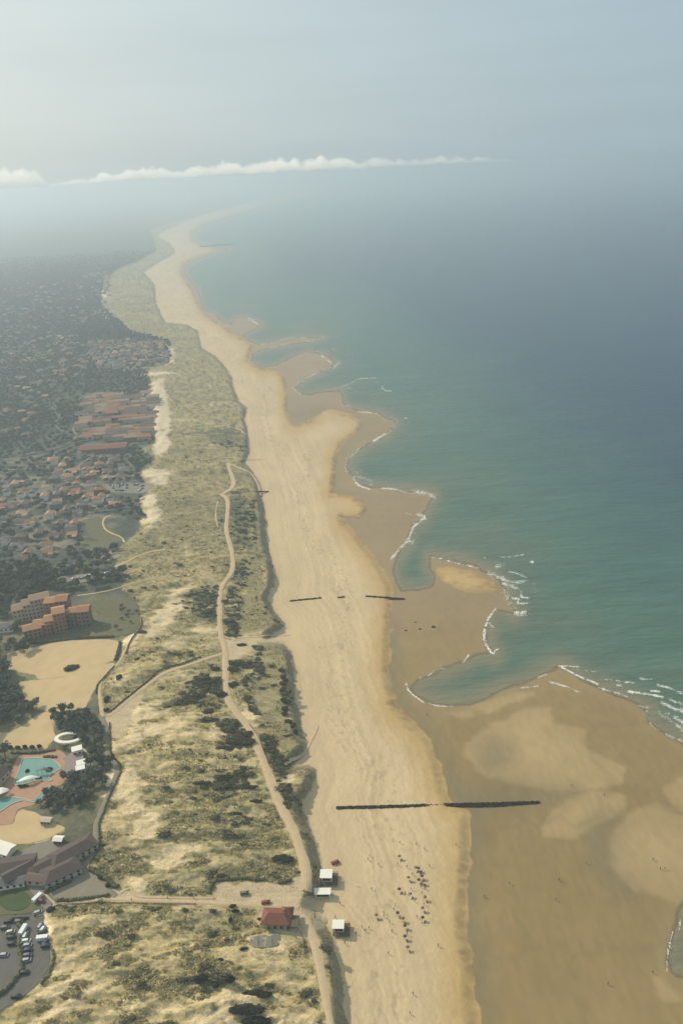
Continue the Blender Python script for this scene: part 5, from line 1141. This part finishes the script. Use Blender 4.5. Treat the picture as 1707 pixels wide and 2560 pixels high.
fence(z2(400, 1550, 3.136, [(700, 820), (760, 900), (800, 1000), (850, 1120)]), 'paling fence at the top of the dark slope by the track')

# ------------------------------------------------------------------ vehicles
PAINT = {'white': (0.75, 0.75, 0.72), 'silver': (0.40, 0.41, 0.42), 'black': (0.025, 0.025, 0.03), 'dark blue': (0.03, 0.05, 0.12), 'red': (0.30, 0.04, 0.03), 'grey': (0.14, 0.145, 0.15), 'cream': (0.6, 0.53, 0.4)}
PM = {k: mat_plain('paint_' + k.replace(' ', '_'), v, .35, .03, 1, spec=.5) for k, v in PAINT.items()}
def car_meshes():
    prof = [(-2.1, .35), (-2.15, .75), (-1.95, .95), (-.9, 1.0), (1.3, 1.0), (1.95, .92), (2.15, .7), (2.1, .35)]
    def ext(pf, w0, w1):
        n_ = len(pf); zmin = min(z for _, z in pf); zmax = max(z for _, z in pf); V = []
        for s in (-1, 1):
            for x, z in pf: V.append((x, s * (w0 + (w1 - w0) * (z - zmin) / (zmax - zmin)), z))
        return V, [tuple(range(n_)), tuple(range(2 * n_ - 1, n_ - 1, -1))] + [(i, n_ + i, n_ + (i + 1) % n_, (i + 1) % n_) for i in range(n_)]
    body = MB().add(*ext(prof, .88, .84)); body.add(*ext([(-1.5, 1.38), (-.1, 1.46), (1.0, 1.42), (.9, 1.40), (-.1, 1.42), (-1.4, 1.36)][:3] + [(.95, 1.38), (-1.4, 1.34)], .62, .60))
    cab = MB().add(*ext([(-1.95, .98), (-1.5, 1.37), (1.0, 1.40), (1.75, .98)][::-1], .80, .63))
    wh = MB().cyl((0, -.1, 0), (0, .1, 0), .32, n=10)
    return {k: body.mesh('body', m_) for k, m_ in PM.items()}, cab.mesh('cabin_glass', M_GLASS), wh.mesh('wheel', M_TYRE)
CB, CG, CW = car_meshes()
VB = MB().box((0, 0, 1.25), (5.2, 1.95, 1.9)).box((2.75, 0, .8), (.6, 1.85, 1.0))
VANB = {k: VB.mesh('body', PM[k]) for k in ('white', 'cream', 'silver')}; VG_ = MB().box((2.62, 0, 1.7), (.12, 1.7, .7)).mesh('windscreen', M_GLASS)
def car(x, y, z, rz, colr, label, group='cars in the car park', van=False):
    t = empty('parked_van' if van else 'parked_car', (x, y, z), rz, label, 'van' if van else 'car', group)
    if van: link('body', VANB[colr], t); link('windscreen', VG_, t)
    else: link('body', CB[colr], t); link('cabin_glass', CG, t)
    for a in (-1.35, 1.35):
        for b_ in (-.82, .82): link('wheel', CW, t, (a, b_, .32))
cars = [(23, 2307, 'black', 5, 'black car in the top row, left of its neighbour'), (48, 2306, 'grey', 0, 'dark grey car in the top row, right of its neighbour'), (28, 2333, 'cream', 10, 'pale car in the left row under a bush'), (30, 2346, 'black', 0, 'black car in the left row below a pale one'), (32, 2362, 'black', 0, 'lone black car at the foot of the left row'),
        (60, 2330, 'white', 80, 'white van parked across the middle strip', 1), (64, 2342, 'white', 85, 'bright white car below the white van'), (67, 2355, 'white', 5, 'white car parked sideways in the middle row'), (70, 2366, 'silver', 5, 'silver car in the middle row beneath a white one'), (71, 2378, 'dark blue', 5, 'dark blue car in the middle row'), (70, 2391, 'grey', 5, 'grey car low in the middle row'), (68, 2403, 'silver', 8, 'silver car near the end of the middle row'), (62, 2434, 'black', 5, 'dark car alone beyond the middle row'), (42, 2494, 'black', 0, 'black car alone at the bottom of the car park'),
        (102, 2318, 'silver', 75, 'silver car in the right row by the sandy bank, top one'), (109, 2326, 'white', 70, 'white car in the right row next to the silver one'), (109, 2334, 'black', 5, 'black car in the right row'), (108, 2350, 'white', 5, 'white van in the right row above a dark car', 1), (115, 2360, 'dark blue', 60, 'dark blue car at the foot of the right row'), (116, 2368, 'black', 5, 'black car tucked below the dark blue one'),
        (95, 2249, 'white', 60, 'white van beside the round lawn', 1), (104, 2255, 'red', -20, 'red car behind the white van by the lawn'), (96, 2284, 'silver', 20, 'silver car at the car park entrance'), (45, 2202, 'white', 0, 'white car by the slate lean-to'), (8, 2180, 'grey', 10, 'grey car outside the restaurant'), (12, 2200, 'silver', 0, 'silver car under the restaurant wall'),
        (14, 2322, 'grey', 2, 'grey car at the left edge of the car park, top'), (12, 2390, 'silver', 2, 'silver car at the left edge of the car park, lower')]
for c in cars:
    g = G(c[0], c[1]); car(g.x, g.y, g.z + .2, R(c[3]), c[2], c[4], van=len(c) > 5)
q = random.Random(4)
for k in range(22):    # far lot beside the estate
    px_ = q.uniform(280, 372); py_ = q.uniform(1210, 1228); g = G(px_, py_); cn = q.choice(['white', 'silver', 'grey', 'dark blue', 'black'])
    w_ = ('left end', 'left middle', 'right middle', 'right end')[min(3, int((px_ - 280) / 23.1))] + (' back' if py_ < 1219 else ' front'); car(g.x, g.y, g.z + .35, R(q.choice([4, 94])), cn, f'{cn} car at the {w_} of the far lot beside the estate', f'{cn} cars at the {w_} of the far lot')
for k in range(10):
    g = G(185 + k * 11 + q.uniform(-3, 3), 1450 - k * 2.0 + q.uniform(-2, 2)); cn = q.choice(['white', 'silver', 'grey'])
    car(g.x, g.y, g.z + .35, R(q.choice([10, 95])), cn, f'{cn} car on the long tan lot among trees', f'{cn} cars on the tan lot')
g = G(838, 2158); car(g.x, g.y, g.z + .05, R(20), 'red', 'small dark red beach vehicle above the largest cabin', None)
for px_, py_, lb in ((612, 2235, 'dark car on the sandy access square'), (665, 2258, 'red car on the sandy walkway near the kiosk')):
    g = G(px_, py_); car(g.x, g.y, g.z + .1, R(5), 'grey' if 'dark' in lb else 'red', lb, None)

# ------------------------------------------------------------------ people and parasols on the beach
def person_mesh(pose):
    J = {'pel': (0, 0, .95), 'chest': (0, 0, 1.35), 'neck': (0, 0, 1.52), 'head': (0, 0, 1.68), 'sl': (.2, 0, 1.42), 'el': (.27, .03, 1.13), 'hl': (.28, .12, .88), 'sr': (-.2, 0, 1.42), 'er': (-.27, .03, 1.13), 'hr': (-.28, .12, .88),
         'hipl': (.11, 0, .9), 'kl': (.12, .06, .48), 'fl': (.12, 0, .06), 'tl': (.12, .18, .03), 'hipr': (-.11, 0, .9), 'kr': (-.12, -.06, .48), 'fr': (-.12, -.12, .06), 'tr': (-.12, .06, .03)}
    Rr = dict(pel=.15, chest=.17, neck=.06, head=.11, sl=.07, el=.045, hl=.04, sr=.07, er=.045, hr=.04, hipl=.1, kl=.06, fl=.045, tl=.035, hipr=.1, kr=.06, fr=.045, tr=.035)
    if pose == 'lying':
        J = {k: (x, z - .9, .14 + y * .3) for k, (x, y, z) in J.items()}
    E = [('pel', 'chest'), ('chest', 'neck'), ('neck', 'head'), ('chest', 'sl'), ('sl', 'el'), ('el', 'hl'), ('chest', 'sr'), ('sr', 'er'), ('er', 'hr'), ('pel', 'hipl'), ('hipl', 'kl'), ('kl', 'fl'), ('fl', 'tl'), ('pel', 'hipr'), ('hipr', 'kr'), ('kr', 'fr'), ('fr', 'tr')]
    ks = list(J); me = bpy.data.meshes.new('person_body'); me.from_pydata([J[k] for k in ks], [(ks.index(a), ks.index(b_)) for a, b_ in E], [])
    o = bpy.data.objects.new('tmp', me); COL.objects.link(o); md = o.modifiers.new('s', 'SKIN'); 
    for i, k in enumerate(ks): me.skin_vertices[0].data[i].radius = (Rr[k], Rr[k] * (.75 if k in ('pel', 'chest') else 1))
    me.skin_vertices[0].data[0].use_root = True; o.modifiers.new('b', 'SUBSURF').levels = 1
    dg_ = bpy.context.evaluated_depsgraph_get(); out = bpy.data.meshes.new_from_object(o.evaluated_get(dg_)); bpy.data.objects.remove(o)
    out.name = 'person_body'; out.materials.clear(); out.materials.append(M_SKIN); out.polygons.foreach_set('use_smooth', [True] * len(out.polygons)); return out
PSTAND, PLIE = person_mesh('standing'), person_mesh('lying')
CL = {'dark': mat_plain('dark_cloth', (0.07, 0.06, 0.06), .9, .1, 3), 'red': mat_plain('red_cloth', (0.30, 0.04, 0.03), .9, .1, 3), 'blue': mat_plain('blue_cloth', (0.04, 0.09, 0.22), .9, .1, 3), 'brown': mat_plain('brown_cloth', (0.22, 0.13, 0.075), .9, .1, 3), 'green': mat_plain('green_cloth', (0.04, 0.10, 0.05), .9, .1, 3), 'white': M_WHITE}
SW = {}; HAIR = MB().blob((0, -.02, 1.74), (.12, .13, .1), 1, .05, 1).mesh('hair', M_TRUNK); HAIRL = MB().blob((0, .82, .16), (.12, .1, .13), 1, .05, 1).mesh('hair', M_TRUNK)
for k, m_ in CL.items():
    s = MB().cyl((0, 0, .62), (0, 0, 1.02), .21, .19, 10).cyl((0, 0, 1.02), (0, 0, 1.45), .19, .2, 10).mesh('clothing', m_); l = MB().box((0, 0, .14), (.4, .3, .32)).mesh('swimwear', m_); SW[k] = (s, l)
PAR = {}
for k, m_ in CL.items():
    mb = MB(); n_ = 10; mb.v = [(0, 0, 2.25)] + [(.95 * math.cos(a) * (1 if i % 2 else .97), .95 * math.sin(a) * (1 if i % 2 else .97), 1.8) for i, a in enumerate(np.linspace(0, 6.283, n_, False))]
    mb.f = [(0, i + 1, (i + 1) % n_ + 1) for i in range(n_)]; PAR[k] = mb.mesh('canopy', m_)
POLE = MB().cyl((0, 0, -.3), (0, 0, 2.3), .025, n=5).mesh('pole', M_WHITE); TOWEL = {k: MB().box((0, 0, .02), (.9, 1.9, .04)).mesh('towel', m_) for k, m_ in CL.items()}
Zp = lambda L_: z2(900, 2100, 5.227, L_)
para = Zp([(725, 390), (760, 400), (630, 520), (765, 550), (655, 735), (845, 780), (815, 920), (490, 985), (585, 1290), (620, 1430), (210, 1010), (815, 1045), (555, 1055), (510, 672), (510, 242), (805, 500), (815, 570), (585, 1150)])
pers = Zp([(520, 42), (680, 455), (665, 650), (710, 810), (850, 640), (805, 425), (415, 1200), (385, 1080), (440, 915), (125, 215), (610, 360), (805, 700), (735, 60), (840, 125), (490, 325), (460, 860), (310, 960), (590, 700), (1020, 1390), (1250, 70), (370, 1490), (240, 330), (810, 1100), (835, 850), (905, 350), (800, 620), (150, 650), (310, 1005), (745, 1015), (115, 1160), (60, 1195)])
pers += z2(1000, 1950, 2.218, [(70, 1190), (55, 1298), (40, 860), (210, 922)])
cn = list(CL); q = random.Random(9)
where = lambda px_, py_: ('by the waterline' if px_ > 1080 else 'on the upper beach' if px_ < 985 else 'in the busy middle strip')
for k, (px_, py_) in enumerate(para):
    g = G(px_, py_); c = q.choice(['dark', 'brown', 'dark', 'brown', 'brown', 'dark']); w_ = where(px_, py_)
    ht = 'furthest along' if py_ < 2180 else 'nearest the bottom' if py_ > 2340 else 'halfway down'
    t = empty('beach_parasol', g, q.uniform(0, 6), f'{c} beach parasol {w_}, {ht}', 'parasol', f'{c} parasols {w_} {ht}'); link('canopy', PAR[c], t); link('pole', POLE, t)
    c2 = q.choice(['dark', 'brown', 'brown', 'blue', 'green']); tw = link('beach_towel', TOWEL[c2], None, (g.x + .9, g.y - 1.2, g.z + .03), q.uniform(-.5, .5)); tag(tw, f'{c2} towel beside a {c} parasol {w_}, {ht}', 'towel', f'{c2} towels by {c} parasols {w_} {ht}')
    p = empty('person', (g.x + .9, g.y - 1.2, g.z + .06), tw.rotation_euler.z, f'person lying by a {c} parasol {w_}, {ht}', 'person', f'people lying by {c} parasols {w_} {ht}')
    link('body', PLIE, p); link('swimwear', SW[c][1], p); link('hair', HAIRL, p)
for k, (px_, py_) in enumerate(pers):
    g = G(px_, py_); c = q.choice(['dark', 'dark', 'brown', 'brown', 'blue']); w_ = where(px_, py_); ht = 'furthest along' if py_ < 2180 else 'nearest the bottom' if py_ > 2340 else 'halfway down'
    p = empty('person', g, q.uniform(0, 6), f'person in {c} clothes standing {w_}, {ht}', 'person', f'people in {c} standing {w_} {ht}'); link('body', PSTAND, p); link('clothing', SW[c][0], p); link('hair', HAIR, p)
fl_ = lambda x, y: ('far ' if y < 1900 else 'level with the long groyne ' if y < 2110 else 'near the bottom ' if y > 2350 else 'midway down ') + ('on the left' if x < 1300 else 'in the centre' if x < 1500 else 'on the right')
for px_, py_ in z2(1000, 1950, 2.218, [(1400, 445), (1440, 497), (1465, 497), (1030, 465), (880, 558), (605, 578), (465, 650), (1128, 88), (1485, 940), (1397, 1070), (1150, 1135), (862, 668), (950, 35)]) + [(1068, 1790), (933, 1079)]:
    g = G(px_, py_); p = empty('person', g, q.uniform(0, 6), f'tiny dark figure on the wet flat, {fl_(px_, py_)}', 'person', f'people wading {fl_(px_, py_)}'); link('body', PSTAND, p); link('clothing', SW['dark'][0], p); link('hair', HAIR, p)
en_ = lambda x, y: 'far up the dry beach' if y < 1800 else 'on the walkway from the car park' if x < 600 else 'on the sand above the largest cabin' if y < 2200 else 'between the kiosk and the track' if x < 800 else 'by the lone southern cabin' if y > 2290 else 'at the mouth of the walkway'
for px_, py_ in ((862, 2360), (905, 2320), (838, 2295), (788, 2295), (787, 2290), (726, 2215), (760, 2230), (850, 2260), (330, 2252), (420, 2247), (484, 2245), (920, 2150), (872, 1520), (800, 1620), (821, 1777), (890, 2335)):
    g = G(px_, py_); p = empty('person', g, q.uniform(0, 6), f'person in dark clothes walking {en_(px_, py_)}', 'person', f'people walking {en_(px_, py_)}'); link('body', PSTAND, p); link('clothing', SW['dark'][0], p); link('hair', HAIR, p)

# ------------------------------------------------------------------ surf
E5 = lambda L_: z2(900, 1300, 1.943, L_)
E6 = lambda L_: z2(500, 700, 2.24, L_)
FO = [(E5(p), w, d) for p, w, d in [
    ([(345, 180), (400, 188), (450, 205), (500, 215), (570, 232)], 4, 1), ([(650, 238), (670, 222), (695, 213)], 8, 1.4), ([(620, 255), (660, 272), (705, 290), (760, 303), (800, 296)], 8, 1.6), ([(690, 305), (740, 322), (765, 335)], 8, 1.3), ([(700, 330), (720, 380), (740, 425)], 10, .6), ([(785, 340), (780, 372), (815, 378)], 5, 1.5), ([(740, 380), (770, 385), (765, 405), (820, 402)], 6, 1.5), ([(750, 448), (775, 455), (802, 450)], 10, 2.2),
    ([(658, 430), (625, 475), (605, 530), (603, 580), (620, 620), (642, 650)], 5, 2.0), ([(640, 652), (665, 625)], 6, 1.5), ([(625, 500), (648, 520)], 5, .8), ([(527, 655), (500, 688)], 6, 1.2), ([(420, 715), (360, 735), (335, 755)], 6, .5), ([(290, 760), (290, 772)], 5, .6), ([(222, 790), (235, 825), (265, 855), (310, 885)], 4, 1.2), ([(310, 885), (380, 902), (450, 905)], 4, .7),
    ([(780, 815), (860, 808)], 4, .8), ([(860, 766), (905, 745)], 5, .6), ([(915, 782), (960, 798), (1000, 808)], 5, .8), ([(1000, 808), (1060, 835)], 4, .4), ([(962, 706), (1010, 730), (1060, 758), (1110, 778), (1160, 798)], 5, 1.5), ([(975, 708), (1065, 712)], 3, .7), ([(1050, 728), (1140, 735)], 3, .4), ([(1160, 815), (1230, 835), (1300, 860)], 6, .6),
    ([(1362, 768), (1385, 775), (1408, 770)], 7, 2), ([(1245, 800), (1265, 803)], 5, 1.2), ([(1300, 832), (1360, 840), (1420, 850), (1475, 860)], 6, 1.5), ([(1408, 828), (1450, 832)], 6, 1.3), ([(1460, 880), (1500, 905), (1568, 930)], 7, 1.5), ([(1480, 935), (1540, 965), (1600, 1010)], 7, 1.2), ([(1390, 920), (1405, 985), (1450, 1020)], 5, .4), ([(1460, 1030), (1520, 1055), (1568, 1075)], 7, .7), ([(1530, 990), (1568, 1020), (1640, 1080)], 8, 1.0), ([(1330, 900), (1400, 912)], 5, .5), ([(1540, 910), (1680, 990), (1800, 1060)], 14, 1.0),
    ([(148, 192), (175, 160), (205, 128)], 6, .7), ([(205, 128), (235, 100), (255, 110)], 7, 1.2), ([(235, 90), (255, 45), (290, 5)], 6, 1.0), ([(680, 180), (730, 178), (795, 168)], 4, .6), ([(828, 203), (840, 203)], 6, 2), ([(600, 182), (605, 183)], 5, 1)]]
FO += [(E6(p), w, d) for p, w, d in [
    ([(2, 30), (10, 60), (5, 80)], 4, 1.5), ([(268, 208), (310, 238), (352, 250)], 5, 1.6), ([(60, 190), (105, 190)], 4, .5), ([(130, 255), (180, 258)], 4, .5), ([(335, 362), (420, 350), (500, 326), (600, 325)], 5, .8), ([(400, 378), (530, 348), (640, 338), (700, 316)], 5, .8), ([(700, 316), (770, 316)], 4, .4), ([(680, 420), (710, 445), (745, 468)], 5, 1.8), ([(745, 385), (750, 395)], 5, 1.2), ([(745, 490), (785, 460)], 7, 1.4), ([(730, 485), (650, 525), (570, 568)], 4, .9), ([(570, 405), (680, 395)], 4, .3), ([(520, 600), (565, 640)], 4, .6),
    ([(810, 595), (850, 575), (890, 553)], 5, .6), ([(890, 553), (990, 548)], 4, .6), ([(990, 568), (1000, 575)], 6, 1.3), ([(1020, 590), (1030, 615), (1075, 622)], 5, 1.1), ([(700, 618), (820, 600), (880, 622)], 5, .4), ([(790, 690), (850, 715)], 10, .6), ([(890, 738), (940, 740), (995, 750)], 6, 1.4), ([(1000, 755), (1060, 775), (1120, 805)], 14, .6), ([(1140, 773), (1160, 773)], 6, 1.4), ([(1100, 800), (1060, 850), (1020, 872), (970, 902)], 6, 1.8), ([(890, 940), (860, 975), (820, 1002)], 6, .8), ([(815, 1020), (815, 1070)], 6, .4), ([(870, 1075), (878, 1082)], 5, 2), ([(858, 1095), (870, 1130), (900, 1155), (950, 1172)], 5, 1.6), ([(880, 1100), (915, 1110), (955, 1125), (958, 1150)], 6, .5), ([(1018, 1165), (1070, 1168), (1130, 1182), (1180, 1195)], 5, 1.7), ([(1190, 1183), (1260, 1192), (1310, 1215)], 9, 1.4),
    ([(1215, 1310), (1260, 1328), (1235, 1345)], 7, 1.5), ([(1215, 1360), (1190, 1385), (1180, 1420)], 5, 1.1), ([(1175, 1440), (1155, 1460), (1190, 1475)], 8, .9), ([(1150, 1465), (1115, 1505), (1070, 1560)], 6, .8), ([(1150, 1300), (1180, 1312)], 6, .4)]]
FO += [(E5(p), w, d) for p, w, d in [([(1180, 770), (1260, 782), (1330, 790)], 5, .6), ([(1440, 800), (1500, 815), (1568, 845)], 6, .8), ([(1500, 870), (1568, 895), (1650, 930)], 8, .9), ([(1440, 930), (1500, 965), (1560, 1020)], 9, .6), ([(720, 250), (770, 262), (810, 280)], 5, .6), ([(700, 360), (760, 430)], 16, .5), ([(840, 300), (850, 350)], 5, .3)]]
FO += [(z2(1000, 1950, 2.218, p), w, d) for p, w, d in [([(1510, 840), (1490, 920), (1480, 985)], 4, .5), ([(1555, 770), (1545, 830)], 4, .7), ([(1475, 1000), (1480, 1060)], 3, .3)]]
mb = MB(); q = random.Random(17)
for pts, w, dens in FO:
    w = w * .8; P_ = smooth_line(pts, 4)
    for i in range(len(P_) - 1):
        a, b_ = P_[i], P_[i + 1]; L_ = math.hypot(b_[0] - a[0], b_[1] - a[1]); gap = vnoise(np.array([(a[0]) / 9.0]), np.array([a[1] / 6.0]), 5)[0]; n_ = int(L_ * dens * 1.5 * max(0, gap * 2.0 - .1) * 2.2 + q.random())
        for _ in range(n_):
            u = q.random(); off = q.gauss(0, .75 if w < 5.5 else 1.0) * w / 2; x = a[0] + (b_[0] - a[0]) * u; y = a[1] + (b_[1] - a[1]) * u + off * .8; x += q.gauss(0, .75) * w / 2
            X, Y = unproject([x], [y], 0.4); m_ = mpp(x, y); r = m_ * (.18 + .75 * q.random() ** 2) * (1 + .12 * dens); el = q.uniform(1.0, 2.6); rot = q.uniform(-.5, .5); k = 7
            V = [(X[0], Y[0], .30 + r * .12)]
            for j in range(k):
                t = 6.283 * j / k; rr_ = r * q.uniform(.6, 1.25); cx, cy = rr_ * el * math.cos(t), rr_ * math.sin(t) * 1.2
                V.append((X[0] + cx * math.cos(rot) - cy * math.sin(rot), Y[0] + cx * math.sin(rot) + cy * math.cos(rot), .26))
            mb.add(V, [(0, j + 1, (j + 1) % k + 1) for j in range(k)])
tag(mb.build('surf_foam', M_FOAM), 'broken white foam of small waves along the sand bars', None, None, 'stuff'); print('foam', len(mb.f))
# small whitecaps and glints far out
# ------------------------------------------------------------------ cloud bank low over the far coast, above the haze
def cloud(pts, dist, label, density, seed, thick=700, col=(1, 1, 1, 1), aniso=.25, zmin=349):
    """pts: list of (px, top height in px above the horizon line)"""
    nx, ny = 420, 30; x0, x1 = pts[0][0], pts[-1][0]; me = MB(); s = dist / FPX
    xs = np.linspace(x0, x1, nx); tops = np.interp(xs, [p[0] for p in pts], [p[1] for p in pts])
    az = np.arctan((xs - W0 / 2) / FPX); edge = np.clip(np.minimum(xs - x0, x1 - xs) / 40, 0, 1) ** .5
    qc = np.random.default_rng(seed); xw = np.tan(az) * dist; puffs = []
    for _ in range(int((xw[-1] - xw[0]) / 7)):
        cx_ = qc.uniform(xw[0], xw[-1]); tt = np.interp(cx_, xw, tops) * s * .72; puffs.append((cx_, qc.uniform(-.32, .32) * thick, tt * (.22 + .62 * qc.random() ** 1.6) * (.72 + .45 * vnoise(np.array([cx_ / 150.0]), np.array([seed * 1.0]), 4)[0])))
    top = np.zeros((nx, ny, 3)); bot = np.zeros((nx, ny, 3))
    for j in range(ny):
        v = j / (ny - 1) * 2 - 1; prof = math.sqrt(max(0, 1 - v * v))
        D = dist + v * thick / 2; X = np.tan(az) * D; Y = np.full(nx, D)
        hh = np.zeros(nx); wz = v * thick / 2
        for (cx_, cz_, r_) in puffs: hh = np.maximum(hh, np.sqrt(np.maximum(r_ * r_ - (xw - cx_) ** 2 - (wz - cz_) ** 2, 0)))
        hh = hh * (.72 + .55 * fbm(xw / 40, xw * 0 + wz / 60, 4, seed, .6))
        h = np.minimum(hh, tops * s * 1.15) * edge * .999 * (.70 + .65 * fbm(xw / 120, xw * 0 + 7.0, 2, seed + 5))
        base = zmin + 14 * fbm(X / 400, Y / 400, 3, seed + 9); top[:, j] = np.stack([X, Y, base + h + .5], 1); bot[:, j] = np.stack([X, Y, base + h * .55 * fbm(X / 110, Y / 160, 3, seed + 11)], 1)
    me.v = [tuple(p) for p in top.reshape(-1, 3)] + [tuple(p) for p in bot.reshape(-1, 3)]; o_ = nx * ny; I = lambda i, j: i * ny + j
    for i in range(nx - 1):
        for j in range(ny - 1):
            me.f.append((I(i, j), I(i + 1, j), I(i + 1, j + 1), I(i, j + 1))); me.f.append((o_ + I(i, j + 1), o_ + I(i + 1, j + 1), o_ + I(i + 1, j), o_ + I(i, j)))
        for j, f in ((0, 0), (ny - 1, 1)):
            q4 = (I(i, j), o_ + I(i, j), o_ + I(i + 1, j), I(i + 1, j)); me.f.append(q4 if not f else q4[::-1])
    for j in range(ny - 1):
        for i, f in ((0, 1), (nx - 1, 0)):
            q4 = (I(i, j), o_ + I(i, j), o_ + I(i, j + 1), I(i, j + 1)); me.f.append(q4 if not f else q4[::-1])
    m = bpy.data.materials.new('cloud_vapour'); m.use_nodes = True; m.node_tree.nodes.clear()
    pv = m.node_tree.nodes.new('ShaderNodeVolumePrincipled'); ou = m.node_tree.nodes.new('ShaderNodeOutputMaterial'); pv.inputs['Color'].default_value = col; pv.inputs['Density'].default_value = density; pv.inputs['Anisotropy'].default_value = aniso
    m.node_tree.links.new(pv.outputs[0], ou.inputs['Volume']); o = me.build('cloud', m, smooth=True); tag(o, label, 'cloud')
    return o
cloud([(225, 10), (270, 26), (330, 36), (420, 44), (470, 52), (520, 42), (600, 44), (680, 46), (760, 58), (800, 42), (880, 52), (925, 42), (950, 12)], 12000, 'long low bank of white cumulus over the far coast', .0030, 3)
cloud([(10, 50), (40, 84), (80, 92), (115, 66), (150, 74), (190, 50), (225, 18), (250, 16)], 12600, 'small puffy cloud detached at the left end of the bank', .0022, 8)
cloud([(890, 16), (935, 40), (980, 36), (1060, 30), (1150, 30), (1230, 22), (1300, 8)], 12400, 'fading right end of the cloud bank out over the sea', .0016, 21)
